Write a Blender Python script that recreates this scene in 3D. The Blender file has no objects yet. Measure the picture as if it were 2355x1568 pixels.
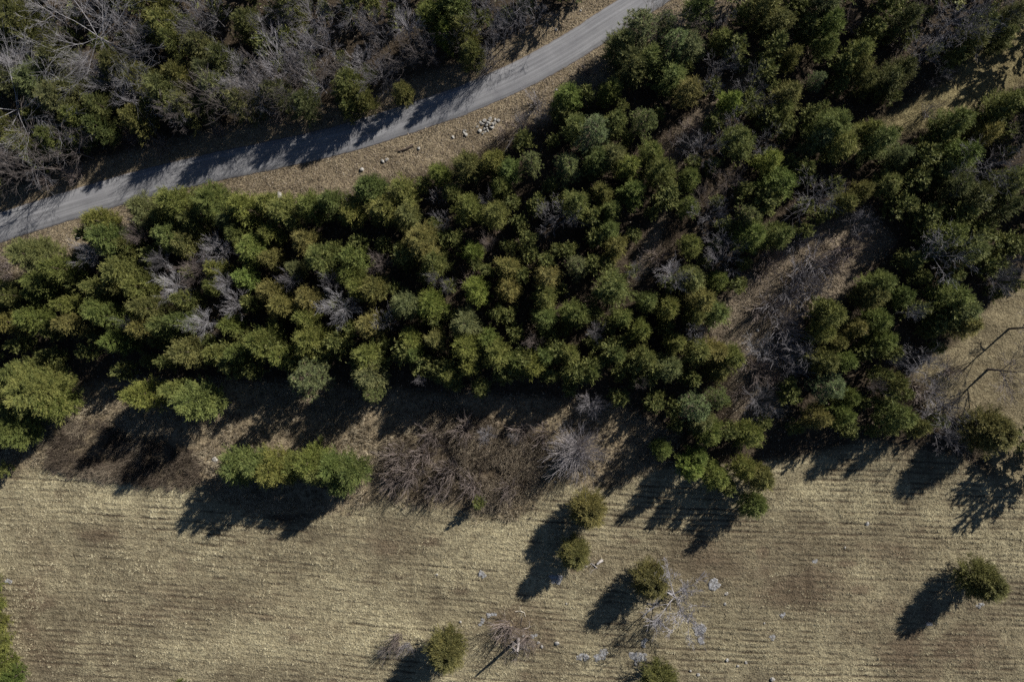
import bpy, math, random
import numpy as np
from mathutils import Vector, Matrix, noise as mn

# ------------------------------------------------------------------ camera, world, sun
S = bpy.context.scene
COL = S.collection
H = 120.0                                  # flying height of the camera (m)
cam_d = bpy.data.cameras.new('camera')
cam = bpy.data.objects.new('camera', cam_d)
COL.objects.link(cam)
cam.location = (0, 0, H)
cam.rotation_euler = (0, 0, 0)
cam_d.lens = 24.0
cam_d.sensor_width = 36.0
cam_d.clip_start = 1.0
cam_d.clip_end = 6000.0
S.camera = cam

SUN_EL = math.radians(29.5)
SX, SY = 0.73, 0.68                        # horizontal direction towards the sun
n_ = math.hypot(SX, SY); SX /= n_; SY /= n_
W = bpy.data.worlds.new('World'); S.world = W
W.use_nodes = True
wt = W.node_tree
sky = wt.nodes.new('ShaderNodeTexSky')
sky.sky_type = 'NISHITA'
sky.sun_disc = False
sky.sun_elevation = SUN_EL
sky.sun_rotation = math.atan2(SX, SY)
sky.altitude = 300
sky.air_density = 0.7
sky.dust_density = 0.3
sky.ozone_density = 2.5
wt.links.new(sky.outputs[0], wt.nodes['Background'].inputs[0])
wt.nodes['Background'].inputs[1].default_value = 0.05
sun_d = bpy.data.lights.new('sun', 'SUN')
sun_d.energy = 5.0
sun_d.angle = math.radians(0.5)
sun_d.color = (1.0, 0.965, 0.90)
sun = bpy.data.objects.new('sun', sun_d)
COL.objects.link(sun)
sv = Vector((SX * math.cos(SUN_EL), SY * math.cos(SUN_EL), math.sin(SUN_EL)))
sun.rotation_euler = sv.to_track_quat('Z', 'Y').to_euler()
sun.location = (60, 60, 100)
S.view_settings.view_transform = 'Standard'
S.view_settings.look = 'None'
S.view_settings.gamma = 1.0
S.view_settings.exposure = 0.48
S.view_settings.use_curve_mapping = False
S.render.engine = 'CYCLES'
S.cycles.use_denoising = False
S.cycles.max_bounces = 5
S.cycles.diffuse_bounces = 1
S.cycles.transparent_max_bounces = 8

# ------------------------------------------------------------------ units of the survey
FU = 180.0 / 2354.0                        # metres per survey unit (whole view is 2354 x 1568)
def F(u, v):
    return ((u - 1177.0) * FU, (784.0 - v) * FU)
TILES = {'A': (0, 0), 'B': (1000, 0), 'C': (2000, 0), 'D': (0, 666), 'E': (1000, 666),
         'F': (2000, 666), 'G': (0, 1332), 'H': (1000, 1332), 'I': (2000, 1332)}
def T(t, x, y):
    ox, oy = TILES[t]
    px, py = ox + x / 2.354, oy + y / 2.354
    return px / 1.27443, py / 1.27443      # survey units
ZM = 0.06 / 2.354                          # metres per tile unit on the ground

# ------------------------------------------------------------------ materials
def newmat(name):
    m = bpy.data.materials.new(name); m.use_nodes = True
    nt = m.node_tree
    return m, nt, nt.nodes['Principled BSDF'], nt.nodes['Material Output']
def N(nt, t, **kw):
    n = nt.nodes.new(t)
    for k, v in kw.items(): setattr(n, k, v)
    return n
def ramp(nt, fac, stops):
    r = N(nt, 'ShaderNodeValToRGB')
    e = r.color_ramp.elements
    while len(e) < len(stops): e.new(0.5)
    for i, (p, c) in enumerate(stops):
        e[i].position = p; e[i].color = (*c, 1)
    nt.links.new(fac, r.inputs[0])
    return r.outputs[0]
def noise(nt, vec, scale, detail=4, rough=0.6, dist=0.0):
    n = N(nt, 'ShaderNodeTexNoise')
    n.inputs['Scale'].default_value = scale
    n.inputs['Detail'].default_value = detail
    n.inputs['Roughness'].default_value = rough
    n.inputs['Distortion'].default_value = dist
    nt.links.new(vec, n.inputs['Vector'])
    return n.outputs['Fac']
def mix(nt, fac, a, b, mode='MIX'):
    m = N(nt, 'ShaderNodeMix', data_type='RGBA', blend_type=mode)
    for s, v in ((0, fac), (6, a), (7, b)):
        if hasattr(v, 'is_output'): nt.links.new(v, m.inputs[s])
        elif s == 0: m.inputs[0].default_value = v
        else: m.inputs[s].default_value = (*v, 1)
    return m.outputs[2]
def math_(nt, op, a, b=None, clamp=False):
    m = N(nt, 'ShaderNodeMath', operation=op); m.use_clamp = clamp
    for i, v in enumerate((a, b)):
        if v is None: continue
        if hasattr(v, 'is_output'): nt.links.new(v, m.inputs[i])
        else: m.inputs[i].default_value = v
    return m.outputs[0]
def rough(b, v, spec=0.2):
    b.inputs['Roughness'].default_value = v
    b.inputs['Specular IOR Level'].default_value = spec

def foliage_mat():
    # object colour = needle colour, object alpha = share of rusty winter tips
    m, nt, b, out = newmat('conifer_foliage')
    oi = N(nt, 'ShaderNodeObjectInfo')
    at = N(nt, 'ShaderNodeAttribute', attribute_name='tint')
    geo = N(nt, 'ShaderNodeNewGeometry')
    no = noise(nt, geo.outputs['Position'], 0.9, 3)
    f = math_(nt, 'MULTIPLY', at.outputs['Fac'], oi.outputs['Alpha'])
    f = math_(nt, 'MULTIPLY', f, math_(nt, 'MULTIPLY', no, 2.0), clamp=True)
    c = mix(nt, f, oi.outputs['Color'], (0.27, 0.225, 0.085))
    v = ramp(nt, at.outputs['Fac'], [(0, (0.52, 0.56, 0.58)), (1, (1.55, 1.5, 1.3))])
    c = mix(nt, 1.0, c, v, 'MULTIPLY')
    nt.links.new(c, b.inputs['Base Color'])
    rough(b, 0.6, 0.2)
    tr = N(nt, 'ShaderNodeBsdfTranslucent')
    nt.links.new(c, tr.inputs[0])
    ms = N(nt, 'ShaderNodeMixShader'); ms.inputs[0].default_value = 0.18
    nt.links.new(b.outputs[0], ms.inputs[1]); nt.links.new(tr.outputs[0], ms.inputs[2])
    nt.links.new(ms.outputs[0], out.inputs[0])
    return m
def bark_mat(name, lo, hi, scale=2.0):
    m, nt, b, out = newmat(name)
    tc = N(nt, 'ShaderNodeTexCoord')
    n1 = noise(nt, tc.outputs['Object'], scale, 5)
    c = ramp(nt, n1, [(0.3, lo), (0.7, hi)])
    nt.links.new(c, b.inputs['Base Color']); rough(b, 0.85, 0.15)
    bp = N(nt, 'ShaderNodeBump'); bp.inputs['Strength'].default_value = 0.4
    bp.inputs['Distance'].default_value = 0.03
    nt.links.new(noise(nt, tc.outputs['Object'], 14, 3), bp.inputs['Height'])
    nt.links.new(bp.outputs[0], b.inputs['Normal'])
    return m
def objcol_mat(name):
    m, nt, b, out = newmat(name)
    oi = N(nt, 'ShaderNodeObjectInfo')
    tc = N(nt, 'ShaderNodeTexCoord')
    n1 = noise(nt, tc.outputs['Object'], 1.3, 4)
    v = ramp(nt, n1, [(0.3, (0.65, 0.62, 0.6)), (0.7, (1.3, 1.3, 1.32))])
    nt.links.new(mix(nt, 1.0, oi.outputs['Color'], v, 'MULTIPLY'), b.inputs['Base Color'])
    rough(b, 0.85, 0.15)
    return m
M_FOL = foliage_mat()
M_CBARK = bark_mat('cedar_bark', (0.10, 0.07, 0.05), (0.20, 0.15, 0.12))
M_TWIG = objcol_mat('bare_bark')

def tint_mat(name, stops, patch=0.25):
    m, nt, b, out = newmat(name)
    at = N(nt, 'ShaderNodeAttribute', attribute_name='tint')
    geo = N(nt, 'ShaderNodeNewGeometry')
    c = ramp(nt, at.outputs['Fac'], stops)
    p = noise(nt, geo.outputs['Position'], patch, 4)
    v = ramp(nt, p, [(0.3, (0.72, 0.70, 0.68)), (0.65, (1.12, 1.12, 1.1))])
    c = mix(nt, 1.0, c, v, 'MULTIPLY')
    nt.links.new(c, b.inputs['Base Color']); rough(b, 0.8, 0.15)
    tr = N(nt, 'ShaderNodeBsdfTranslucent'); nt.links.new(c, tr.inputs[0])
    ms = N(nt, 'ShaderNodeMixShader'); ms.inputs[0].default_value = 0.2
    nt.links.new(b.outputs[0], ms.inputs[1]); nt.links.new(tr.outputs[0], ms.inputs[2])
    nt.links.new(ms.outputs[0], out.inputs[0])
    return m
M_STRAW = tint_mat('dry_straw', [(0, (0.14, 0.11, 0.08)), (0.3, (0.32, 0.27, 0.185)), (0.6, (0.58, 0.51, 0.345)), (1, (0.80, 0.73, 0.51))], 0.12)
M_TALL = tint_mat('unmown_grass', [(0, (0.14, 0.11, 0.08)), (0.5, (0.31, 0.255, 0.18)), (1, (0.56, 0.48, 0.35))], 0.3)
M_MEAD = tint_mat('meadow_grass', [(0, (0.12, 0.105, 0.06)), (0.5, (0.22, 0.19, 0.105)), (1, (0.34, 0.30, 0.18))], 0.2)
M_STRIP = tint_mat('yellow_green_grass', [(0, (0.12, 0.11, 0.05)), (0.5, (0.25, 0.22, 0.115)), (1, (0.42, 0.36, 0.21))], 0.2)
M_LEAF = tint_mat('fallen_leaf', [(0, (0.10, 0.078, 0.058)), (0.4, (0.21, 0.165, 0.125)), (0.8, (0.37, 0.30, 0.225)), (1, (0.56, 0.49, 0.40))], 0.2)
M_WEED = tint_mat('weed_stem', [(0, (0.07, 0.055, 0.044)), (0.5, (0.19, 0.15, 0.115)), (1, (0.46, 0.385, 0.29))], 0.2)

def ground_mat():
    m, nt, b, out = newmat('ground_cover')
    at = N(nt, 'ShaderNodeAttribute', attribute_name='cover')
    rw = N(nt, 'ShaderNodeAttribute', attribute_name='rows')
    geo = N(nt, 'ShaderNodeNewGeometry')
    P = geo.outputs['Position']
    n1 = noise(nt, P, 0.09, 5, 0.65)
    n2 = noise(nt, P, 0.8, 5, 0.7)
    n3 = noise(nt, P, 3.2, 4, 0.75)
    c = mix(nt, 1.0, at.outputs['Color'], ramp(nt, n1, [(0.3, (0.7, 0.68, 0.66)), (0.7, (1.2, 1.2, 1.15))]), 'MULTIPLY')
    c = mix(nt, 1.0, c, ramp(nt, n2, [(0.3, (0.68, 0.65, 0.62)), (0.7, (1.25, 1.25, 1.22))]), 'MULTIPLY')
    c = mix(nt, 1.0, c, ramp(nt, n3, [(0.3, (0.6, 0.58, 0.55)), (0.72, (1.4, 1.4, 1.35))]), 'MULTIPLY')
    # mowing rows: long narrow windrows that wander a little
    mp = N(nt, 'ShaderNodeMapping')
    mp.inputs['Rotation'].default_value = (0, 0, math.radians(3.5))
    mp.inputs['Scale'].default_value = (0.16, 1.0, 1)
    nt.links.new(P, mp.inputs[0])
    rows = noise(nt, mp.outputs[0], 1.0, 3, 0.6, 0.35)
    nt.links.new(c, b.inputs['Base Color']); rough(b, 0.95, 0.05)
    h = math_(nt, 'MULTIPLY', rows, math_(nt, 'MULTIPLY', rw.outputs['Fac'], 0.2))
    h = math_(nt, 'ADD', h, math_(nt, 'MULTIPLY', n2, 0.45))
    h = math_(nt, 'ADD', h, math_(nt, 'MULTIPLY', n3, 0.2))
    bp = N(nt, 'ShaderNodeBump'); bp.inputs['Strength'].default_value = 1.0
    bp.inputs['Distance'].default_value = 1.0
    nt.links.new(h, bp.inputs['Height']); nt.links.new(bp.outputs[0], b.inputs['Normal'])
    return m
M_GROUND = ground_mat()

def road_mat():
    m, nt, b, out = newmat('worn_asphalt')
    at = N(nt, 'ShaderNodeAttribute', attribute_name='lane')   # 0..1 across, metres along
    sp = N(nt, 'ShaderNodeSeparateXYZ'); nt.links.new(at.outputs['Vector'], sp.inputs[0])
    geo = N(nt, 'ShaderNodeNewGeometry')
    P = geo.outputs['Position']
    mp = N(nt, 'ShaderNodeMapping'); mp.inputs['Scale'].default_value = (14, 0.04, 1)
    nt.links.new(at.outputs['Vector'], mp.inputs[0])
    streak = noise(nt, mp.outputs[0], 1.0, 4, 0.6)
    big = noise(nt, P, 0.25, 4)
    fine = noise(nt, P, 9, 4, 0.8)
    c = ramp(nt, streak, [(0.3, (0.155, 0.153, 0.158)), (0.7, (0.270, 0.266, 0.274))])
    c = mix(nt, 1.0, c, ramp(nt, big, [(0.3, (0.85, 0.85, 0.86)), (0.7, (1.1, 1.1, 1.09))]), 'MULTIPLY')
    c = mix(nt, 1.0, c, ramp(nt, fine, [(0.25, (0.75, 0.75, 0.76)), (0.75, (1.22, 1.22, 1.2))]), 'MULTIPLY')
    # paler wheel tracks, dirt creeping in from both edges
    x = sp.outputs[0]
    e = math_(nt, 'ABSOLUTE', math_(nt, 'SUBTRACT', x, 0.5))
    e = math_(nt, 'ADD', e, math_(nt, 'MULTIPLY', math_(nt, 'SUBTRACT', noise(nt, P, 1.2, 5, 0.7), 0.5), 0.10))
    ed = N(nt, 'ShaderNodeMapRange'); ed.inputs[1].default_value = 0.455; ed.inputs[2].default_value = 0.5
    nt.links.new(e, ed.inputs[0])
    c = mix(nt, ed.outputs[0], c, (0.11, 0.08, 0.062))
    nt.links.new(c, b.inputs['Base Color']); rough(b, 0.85, 0.3)
    bp = N(nt, 'ShaderNodeBump'); bp.inputs['Strength'].default_value = 0.5; bp.inputs['Distance'].default_value = 0.02
    nt.links.new(fine, bp.inputs['Height']); nt.links.new(bp.outputs[0], b.inputs['Normal'])
    return m
M_ROAD = road_mat()
def rock_mat(name, lo, hi, sc=1.5):
    m, nt, b, out = newmat(name)
    geo = N(nt, 'ShaderNodeNewGeometry'); P = geo.outputs['Position']
    c = ramp(nt, noise(nt, P, sc, 6, 0.7), [(0.34, (0.17, 0.14, 0.10)), (0.42, lo), (0.66, hi)])
    nt.links.new(c, b.inputs['Base Color']); rough(b, 0.85, 0.2)
    bp = N(nt, 'ShaderNodeBump'); bp.inputs['Strength'].default_value = 0.8; bp.inputs['Distance'].default_value = 0.06
    nt.links.new(noise(nt, P, 6, 5, 0.7), bp.inputs['Height']); nt.links.new(bp.outputs[0], b.inputs['Normal'])
    return m
M_ROCK = rock_mat('limestone', (0.22, 0.205, 0.185), (0.50, 0.48, 0.44), 2.5)
M_OUT = rock_mat('weathered_limestone', (0.15, 0.14, 0.125), (0.40, 0.40, 0.41), 3.0)

# ------------------------------------------------------------------ mesh helpers
def soup(name, V, mat, tint=None):
    """V: (n,3,3) triangles -> one mesh."""
    V = np.asarray(V, dtype=np.float32)
    n = len(V)
    me = bpy.data.meshes.new(name)
    me.vertices.add(n * 3); me.vertices.foreach_set('co', V.reshape(-1))
    me.loops.add(n * 3); me.loops.foreach_set('vertex_index', np.arange(n * 3, dtype=np.int32))
    me.polygons.add(n)
    me.polygons.foreach_set('loop_start', np.arange(0, n * 3, 3, dtype=np.int32))
    me.polygons.foreach_set('loop_total', np.full(n, 3, dtype=np.int32))
    if tint is not None:
        a = me.attributes.new('tint', 'FLOAT', 'FACE')
        a.data.foreach_set('value', np.asarray(tint, dtype=np.float32))
    me.materials.append(mat)
    me.update(calc_edges=True)
    return me
def norm(a):
    return a / np.maximum(np.linalg.norm(a, axis=-1, keepdims=True), 1e-9)
def blades(P, D, L, Wd, rng):
    """narrow triangles from P along D"""
    r = norm(rng.normal(size=P.shape))
    s = norm(np.cross(D, r)) * Wd[:, None] * 0.5
    V = np.stack([P - s, P + s, P + D * L[:, None]], axis=1)
    return V
def tubes(segs, sides=3):
    """segs: list of (P0, P1, r0, r1)"""
    A = np.array([s[0] for s in segs]); B = np.array([s[1] for s in segs])
    ra = np.array([s[2] for s in segs])[:, None]; rb = np.array([s[3] for s in segs])[:, None]
    d = norm(B - A)
    up = np.where(np.abs(d[:, 2:3]) > 0.9, np.array([[1.0, 0, 0]]), np.array([[0, 0, 1.0]]))
    u = norm(np.cross(d, up)); w = np.cross(d, u)
    out = []
    ring = []
    for k in range(sides):
        a = 2 * math.pi * k / sides
        o = u * math.cos(a) + w * math.sin(a)
        ring.append((A - d * ra * 0.3 + o * ra, B + o * rb))
    for k in range(sides):
        a0, b0 = ring[k]; a1, b1 = ring[(k + 1) % sides]
        out.append(np.stack([a0, a1, b1], axis=1)); out.append(np.stack([a0, b1, b0], axis=1))
    return np.concatenate(out)

def link(name, me, parent=None, loc=None):
    o = bpy.data.objects.new(name, me); COL.objects.link(o)
    if parent: o.parent = parent
    if loc: o.location = loc
    return o

# ------------------------------------------------------------------ survey of the land cover
def catmull(pts, n=14):
    P = [Vector((*p, 0)) for p in pts]; out = []
    for i in range(1, len(P) - 2):
        for k in range(n):
            t = k / n
            p0, p1, p2, p3 = P[i-1], P[i], P[i+1], P[i+2]
            q = 0.5 * ((2*p1) + (-p0+p2)*t + (2*p0-5*p1+4*p2-p3)*t*t + (-p0+3*p1-3*p2+p3)*t**3)
            out.append(q)
    out.append(P[-2])
    return out
ROAD = [(-1500, 1060), (-900, 830), (-420, 660), (-200, 595), (0, 524), (113, 488), (293, 434), (483, 387), (583, 366), (785, 321), (1002, 253), (1095, 218),
        (1205, 169), (1305, 114), (1385, 63), (1483, 0), (1600, -75), (1800, -200), (2400, -520), (3000, -800)]
RC = catmull([F(*p) for p in ROAD])
RCn = np.array([[p.x, p.y] for p in RC])
def road_sd(x, y):
    """signed distance to road centre line; positive on the far (upper) side"""
    x = np.asarray(x, float).ravel(); y = np.asarray(y, float).ravel()
    best = np.full(x.shape, 1e9); sg = np.ones(x.shape)
    A = RCn[:-1]; B = RCn[1:]
    for a, b in zip(A, B):
        d = b - a; L = d @ d
        t = np.clip(((x - a[0]) * d[0] + (y - a[1]) * d[1]) / L, 0, 1)
        dx = x - a[0] - t * d[0]; dy = y - a[1] - t * d[1]
        ds = np.hypot(dx, dy); m = ds < best
        best[m] = ds[m]; sg[m] = np.sign((d[0] * dy - d[1] * dx)[m])
    return best * sg
def inpoly(x, y, poly):
    x = np.asarray(x); y = np.asarray(y)
    ins = np.zeros(x.shape, bool)
    P = [F(*p) for p in poly]; j = len(P) - 1
    for i in range(len(P)):
        xi, yi = P[i]; xj, yj = P[j]
        c = ((yi > y) != (yj > y)) & (x < (xj - xi) * (y - yi) / (yj - yi + 1e-12) + xi)
        ins ^= c; j = i
    return ins
STRAW = [(-500, 1140), (0, 1112), (60, 1085), (130, 1082), (330, 1113), (450, 1122), (520, 1160), (650, 1215), (870, 1155), (1000, 1165),
         (1090, 1190), (1180, 1200), (1290, 1110), (1400, 1135), (1500, 1080), (1800, 1070), (2000, 1020), (2200, 1060), (2290, 1110), (2354, 1150), (2900, 1200), (2900, 2300), (-500, 2300)]
TALL = [(-100, 1150), (40, 1010), (150, 900), (300, 870), (900, 900), (1400, 930), (1560, 1000), (1500, 1100), (1300, 1130), (1200, 1220), (870, 1180), (520, 1180), (330, 1120), (130, 1095), (0, 1120)]
MEAD = [(2354, 640), (2900, 560), (2900, 1250), (2300, 1120), (2230, 960), (2140, 960), (2100, 850), (2200, 790), (2290, 690)]
STRIP = [(1890, 350), (2040, 270), (2180, 190), (2250, 110), (2354, 40), (2800, -90), (2800, 60), (2354, 190), (2210, 270), (2080, 310), (1950, 365)]
CLEAR = [(1590, 830), (1700, 640), (1850, 530), (2000, 480), (2060, 560), (1960, 640), (1930, 700), (1850, 740), (1830, 860), (1800, 950), (1690, 990), (1680, 850)]
CLEAR2 = [(1530, 340), (1560, 300), (1700, 180), (1800, 40), (1900, 20), (1850, 120), (1640, 290), (1560, 370), (1540, 420), (1500, 620), (1440, 660), (1520, 480)]
THICK = [[(115, 1075), (125, 1010), (170, 975), (240, 975), (300, 1010), (440, 1040), (470, 1075), (440, 1125), (330, 1112), (200, 1095)],
         [(870, 1090), (885, 1030), (930, 1010), (1000, 1040), (1010, 1110), (980, 1160), (900, 1150)],
         [(960, 1010), (1000, 960), (1080, 950), (1240, 1010), (1250, 1090), (1140, 1170), (1020, 1160), (990, 1080)]]

# raster of cover classes
GX0, GX1, GY0, GY1, GR = -125.0, 125.0, -92.0, 92.0, 0.5
gx = np.arange(GX0, GX1 + 1e-6, GR); gy = np.arange(GY0, GY1 + 1e-6, GR)
MX, MY = np.meshgrid(gx, gy)
RSD = road_sd(MX, MY).reshape(MX.shape)
def blur(a, n=3, k=2):
    a = a.astype(float)
    for _ in range(n):
        for ax in (0, 1):
            a = sum(np.roll(a, s, ax) for s in range(-k, k + 1)) / (2 * k + 1)
    return a
m_straw = inpoly(MX, MY, STRAW); m_tall = inpoly(MX, MY, TALL) & ~m_straw
m_mead = inpoly(MX, MY, MEAD) & ~m_straw; m_strip = inpoly(MX, MY, STRIP)
m_clear = (inpoly(MX, MY, CLEAR) | inpoly(MX, MY, CLEAR2)) & ~m_straw
m_verge = ((RSD < 0) & (RSD > -9.5)) | ((RSD > 0) & (RSD < 6.0))
m_thick = np.zeros(MX.shape, bool)
for p in THICK: m_thick |= inpoly(MX, MY, p)
NZ = np.array([[mn.noise(Vector((x_ * 0.22, y_ * 0.3, 3.3))) + 0.5 * mn.noise(Vector((x_ * 0.7, y_ * 0.7, 1.3))) for x_ in gx] for y_ in gy[:int(len(gy) * 0.55)]])
NZ = np.vstack([NZ, np.zeros((len(gy) - len(NZ), len(gx)))])
m_thick = m_thick * np.clip(1.05 + NZ * 1.3, 0, 1)
W_ = {k: blur(v, 2, 1) for k, v in dict(straw=m_straw, tall=m_tall, mead=m_mead, strip=m_strip, clear=m_clear, verge=m_verge, thick=m_thick).items()}
cov = np.zeros(MX.shape + (3,)); cov[:] = (0.068, 0.054, 0.042)
for k, c in (('verge', (0.25, 0.205, 0.15)), ('clear', (0.20, 0.165, 0.13)), ('strip', (0.25, 0.215, 0.125)), ('mead', (0.235, 0.20, 0.135)),
             ('tall', (0.26, 0.215, 0.155)), ('straw', (0.27, 0.225, 0.155)), ('thick', (0.13, 0.105, 0.08))):
    w = W_[k][..., None]; cov = cov * (1 - w) + np.array(c) * w
def sample(a, x, y):
    i = np.clip(((y - GY0) / GR).astype(int), 0, a.shape[0] - 1); j = np.clip(((x - GX0) / GR).astype(int), 0, a.shape[1] - 1)
    return a[i, j]

# ------------------------------------------------------------------ ground sheet out to the horizon, with real relief
def fbm(nx, ny, fx, fy, seed, octv=3):
    out = np.zeros((ny, nx)); amp = 1.0
    rg = np.random.default_rng(seed)
    for o_ in range(octv):
        cx, cy = max(2, int(nx * fx)), max(2, int(ny * fy))
        lat = rg.uniform(-1, 1, (cy + 2, cx + 2))
        X_, Y_ = np.meshgrid(np.linspace(0, cx - 0.001, nx), np.linspace(0, cy - 0.001, ny))
        x0, y0 = X_.astype(int), Y_.astype(int); fx_, fy_ = X_ - x0, Y_ - y0
        fx_ = fx_ * fx_ * (3 - 2 * fx_); fy_ = fy_ * fy_ * (3 - 2 * fy_)
        out += amp * ((lat[y0, x0] * (1 - fx_) + lat[y0, x0 + 1] * fx_) * (1 - fy_) + (lat[y0 + 1, x0] * (1 - fx_) + lat[y0 + 1, x0 + 1] * fx_) * fy_)
        amp *= 0.55; fx *= 2; fy *= 2
        if fx > 0.9 or fy > 0.9: break
    return out
HRX, HRY = 0.5, 0.2
hx = np.arange(-112, 112.01, HRX); hy = np.arange(-80, 80.01, HRY)
HX, HY = np.meshgrid(hx, hy)
nH, mH = HX.shape
warp = fbm(mH, nH, 0.03, 0.012, 1, 3)
WX = HY + 0.062 * HX + 1.1 * np.sin(HX * 0.035 + 1.0) + 0.16 * warp + 0.09 * fbm(mH, nH, 0.22, 0.08, 11, 2)
strength = np.clip(0.85 + 0.75 * fbm(mH, nH, 0.03, 0.03, 2, 3), 0.3, 1.4)
g1 = 0.5 + 0.5 * np.cos(WX * 2 * math.pi / 0.95)
g2 = 0.5 + 0.5 * np.cos(WX * 2 * math.pi / 1.9)
GROOVE = np.clip((g1 ** 5) * (0.35 + 0.65 * g2) * strength * (0.65 + 1.3 * fbm(mH, nH, 0.20, 0.10, 12, 2)), 0, 1)   # narrow dark gaps between windrows
RIDGE = np.clip((1 - g1) ** 1.3 * (0.5 + 0.5 * strength), 0, 1)
CLUMP = fbm(mH, nH, 0.38, 0.22, 4, 2)
LUMP = fbm(mH, nH, 0.13, 0.07, 5, 3)
PATCH = fbm(mH, nH, 0.014, 0.014, 6, 5)
SPOT = np.zeros(HX.shape)
for u_, v_, ru, rv, am in [(1190, 1445, 80, 50, 1.0), (1830, 1345, 110, 60, 0.7), (90, 1400, 60, 170, 0.5), (2130, 1470, 150, 90, 0.9), (220, 1225, 60, 30, 0.5), (420, 1400, 260, 60, 0.35),
                          (1620, 1300, 110, 60, 0.4), (900, 1250, 70, 40, 0.35), (2050, 1270, 60, 50, 0.4), (1380, 1290, 60, 40, 0.3), (720, 1430, 90, 30, 0.3), (1930, 1250, 200, 30, 0.3)]:
    cx_, cy_ = F(u_, v_)
    SPOT = np.maximum(SPOT, am * np.exp(-((HX - cx_) / (ru * FU)) ** 2 - ((HY - cy_) / (rv * FU)) ** 2))
srg = np.random.default_rng(8)
for k_ in range(46):
    cx_, cy_ = F(srg.uniform(-20, 2380), srg.uniform(1130, 1580)); rx_, ry_, am = srg.uniform(0.5, 2.6), srg.uniform(0.35, 1.3), srg.uniform(0.25, 0.8)
    SPOT = np.maximum(SPOT, am * np.exp(-((HX - cx_) / rx_) ** 2 - ((HY - cy_) / ry_) ** 2))
SPOT = np.clip(SPOT * (1 + 1.2 * LUMP), 0, 1)
def smp(a, x, y):
    i = np.clip(((y - hy[0]) / HRY), 0, nH - 1.001); j = np.clip(((x - hx[0]) / HRX), 0, mH - 1.001)
    i0 = i.astype(int); j0 = j.astype(int); fi = i - i0; fj = j - j0
    return (a[i0, j0] * (1 - fj) + a[i0, j0 + 1] * fj) * (1 - fi) + (a[i0 + 1, j0] * (1 - fj) + a[i0 + 1, j0 + 1] * fj) * fi
def wsm(k): return sample(W_[k], HX.reshape(-1), HY.reshape(-1)).reshape(HX.shape)
flat = np.clip((np.abs(sample(RSD, HX.reshape(-1), HY.reshape(-1)).reshape(HX.shape)) - 3.0) / 4.0, 0, 1)
HZ = 0.10 * np.sin(HX * 0.11 + 1.3) * np.cos(HY * 0.13) + 0.06 * np.sin(HX * 0.31 + HY * 0.23)
HZ = HZ + wsm('straw') * (0.05 * RIDGE - 0.11 * GROOVE + 0.045 * CLUMP + 0.05 * LUMP) + (1 - wsm('straw')) * (0.12 * LUMP + 0.05 * CLUMP) + 0.03 * LUMP
HZ *= flat
ox = np.array([-2500, -1400, -800, -450, -280, -200, -150, -125]); oy = np.array([-2500, -1400, -800, -450, -260, -180, -120, -95])
xs = np.concatenate([ox, hx, -ox[::-1]]); ys = np.concatenate([oy, hy, -oy[::-1]])
X2, Y2 = np.meshgrid(xs, ys)
Z2 = np.zeros(X2.shape); Z2[8:8 + nH, 8:8 + mH] = HZ
edge = np.minimum(1, np.minimum(np.minimum(112 - np.abs(HX), 80 - np.abs(HY)) / 3.0, 1)); Z2[8:8 + nH, 8:8 + mH] *= np.clip(edge, 0, 1)
me = bpy.data.meshes.new('ground')
nv = X2.size; nyy, nxx = X2.shape
me.vertices.add(nv); me.vertices.foreach_set('co', np.stack([X2, Y2, Z2], -1).reshape(-1).astype(np.float32))
ii, jj = np.meshgrid(np.arange(nyy - 1), np.arange(nxx - 1), indexing='ij')
a = (ii * nxx + jj).reshape(-1)
q = np.stack([a, a + 1, a + nxx + 1, a + nxx], 1).astype(np.int32)
me.loops.add(q.size); me.loops.foreach_set('vertex_index', q.reshape(-1))
me.polygons.add(len(q)); me.polygons.foreach_set('loop_start', np.arange(0, q.size, 4, dtype=np.int32)); me.polygons.foreach_set('loop_total', np.full(len(q), 4, dtype=np.int32))
at = me.attributes.new('cover', 'FLOAT_COLOR', 'POINT')
xf, yf = X2.reshape(-1).astype(float), Y2.reshape(-1).astype(float)
cc = sample(cov, xf, yf)
# brown worn patches and bare thatch between the rows are the field's own colour
wst = sample(W_['straw'], xf, yf)[:, None]
pt = np.clip(0.72 + 0.36 * smp(PATCH, xf, yf) + 0.2 * smp(LUMP, xf, yf) - 0.9 * smp(GROOVE, xf, yf) - 0.5 * smp(SPOT, xf, yf), 0, 1)[:, None]
sp_ = np.clip(smp(SPOT, xf, yf) * 1.1, 0, 0.85)[:, None]
cc = cc * (1 - wst) + wst * ((1 - pt) * np.array((0.125, 0.102, 0.075)) + pt * np.array((0.38, 0.34, 0.235)))
cc = cc * (1 - sp_ * wst) + sp_ * wst * np.array((0.165, 0.130, 0.095))
at.data.foreach_set('color', np.concatenate([cc, np.ones((nv, 1))], 1).astype(np.float32).reshape(-1))
at = me.attributes.new('rows', 'FLOAT', 'POINT'); at.data.foreach_set('value', wst.reshape(-1).astype(np.float32))
me.polygons.foreach_set('use_smooth', np.ones(len(q), bool))
me.materials.append(M_GROUND); me.update(calc_edges=True)
g = link('ground', me); g['kind'] = 'structure'
def gz(x, y): return float(smp(HZ, np.array([x], float), np.array([y], float))[0])
def gza(x, y): return smp(HZ, x, y)

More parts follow.
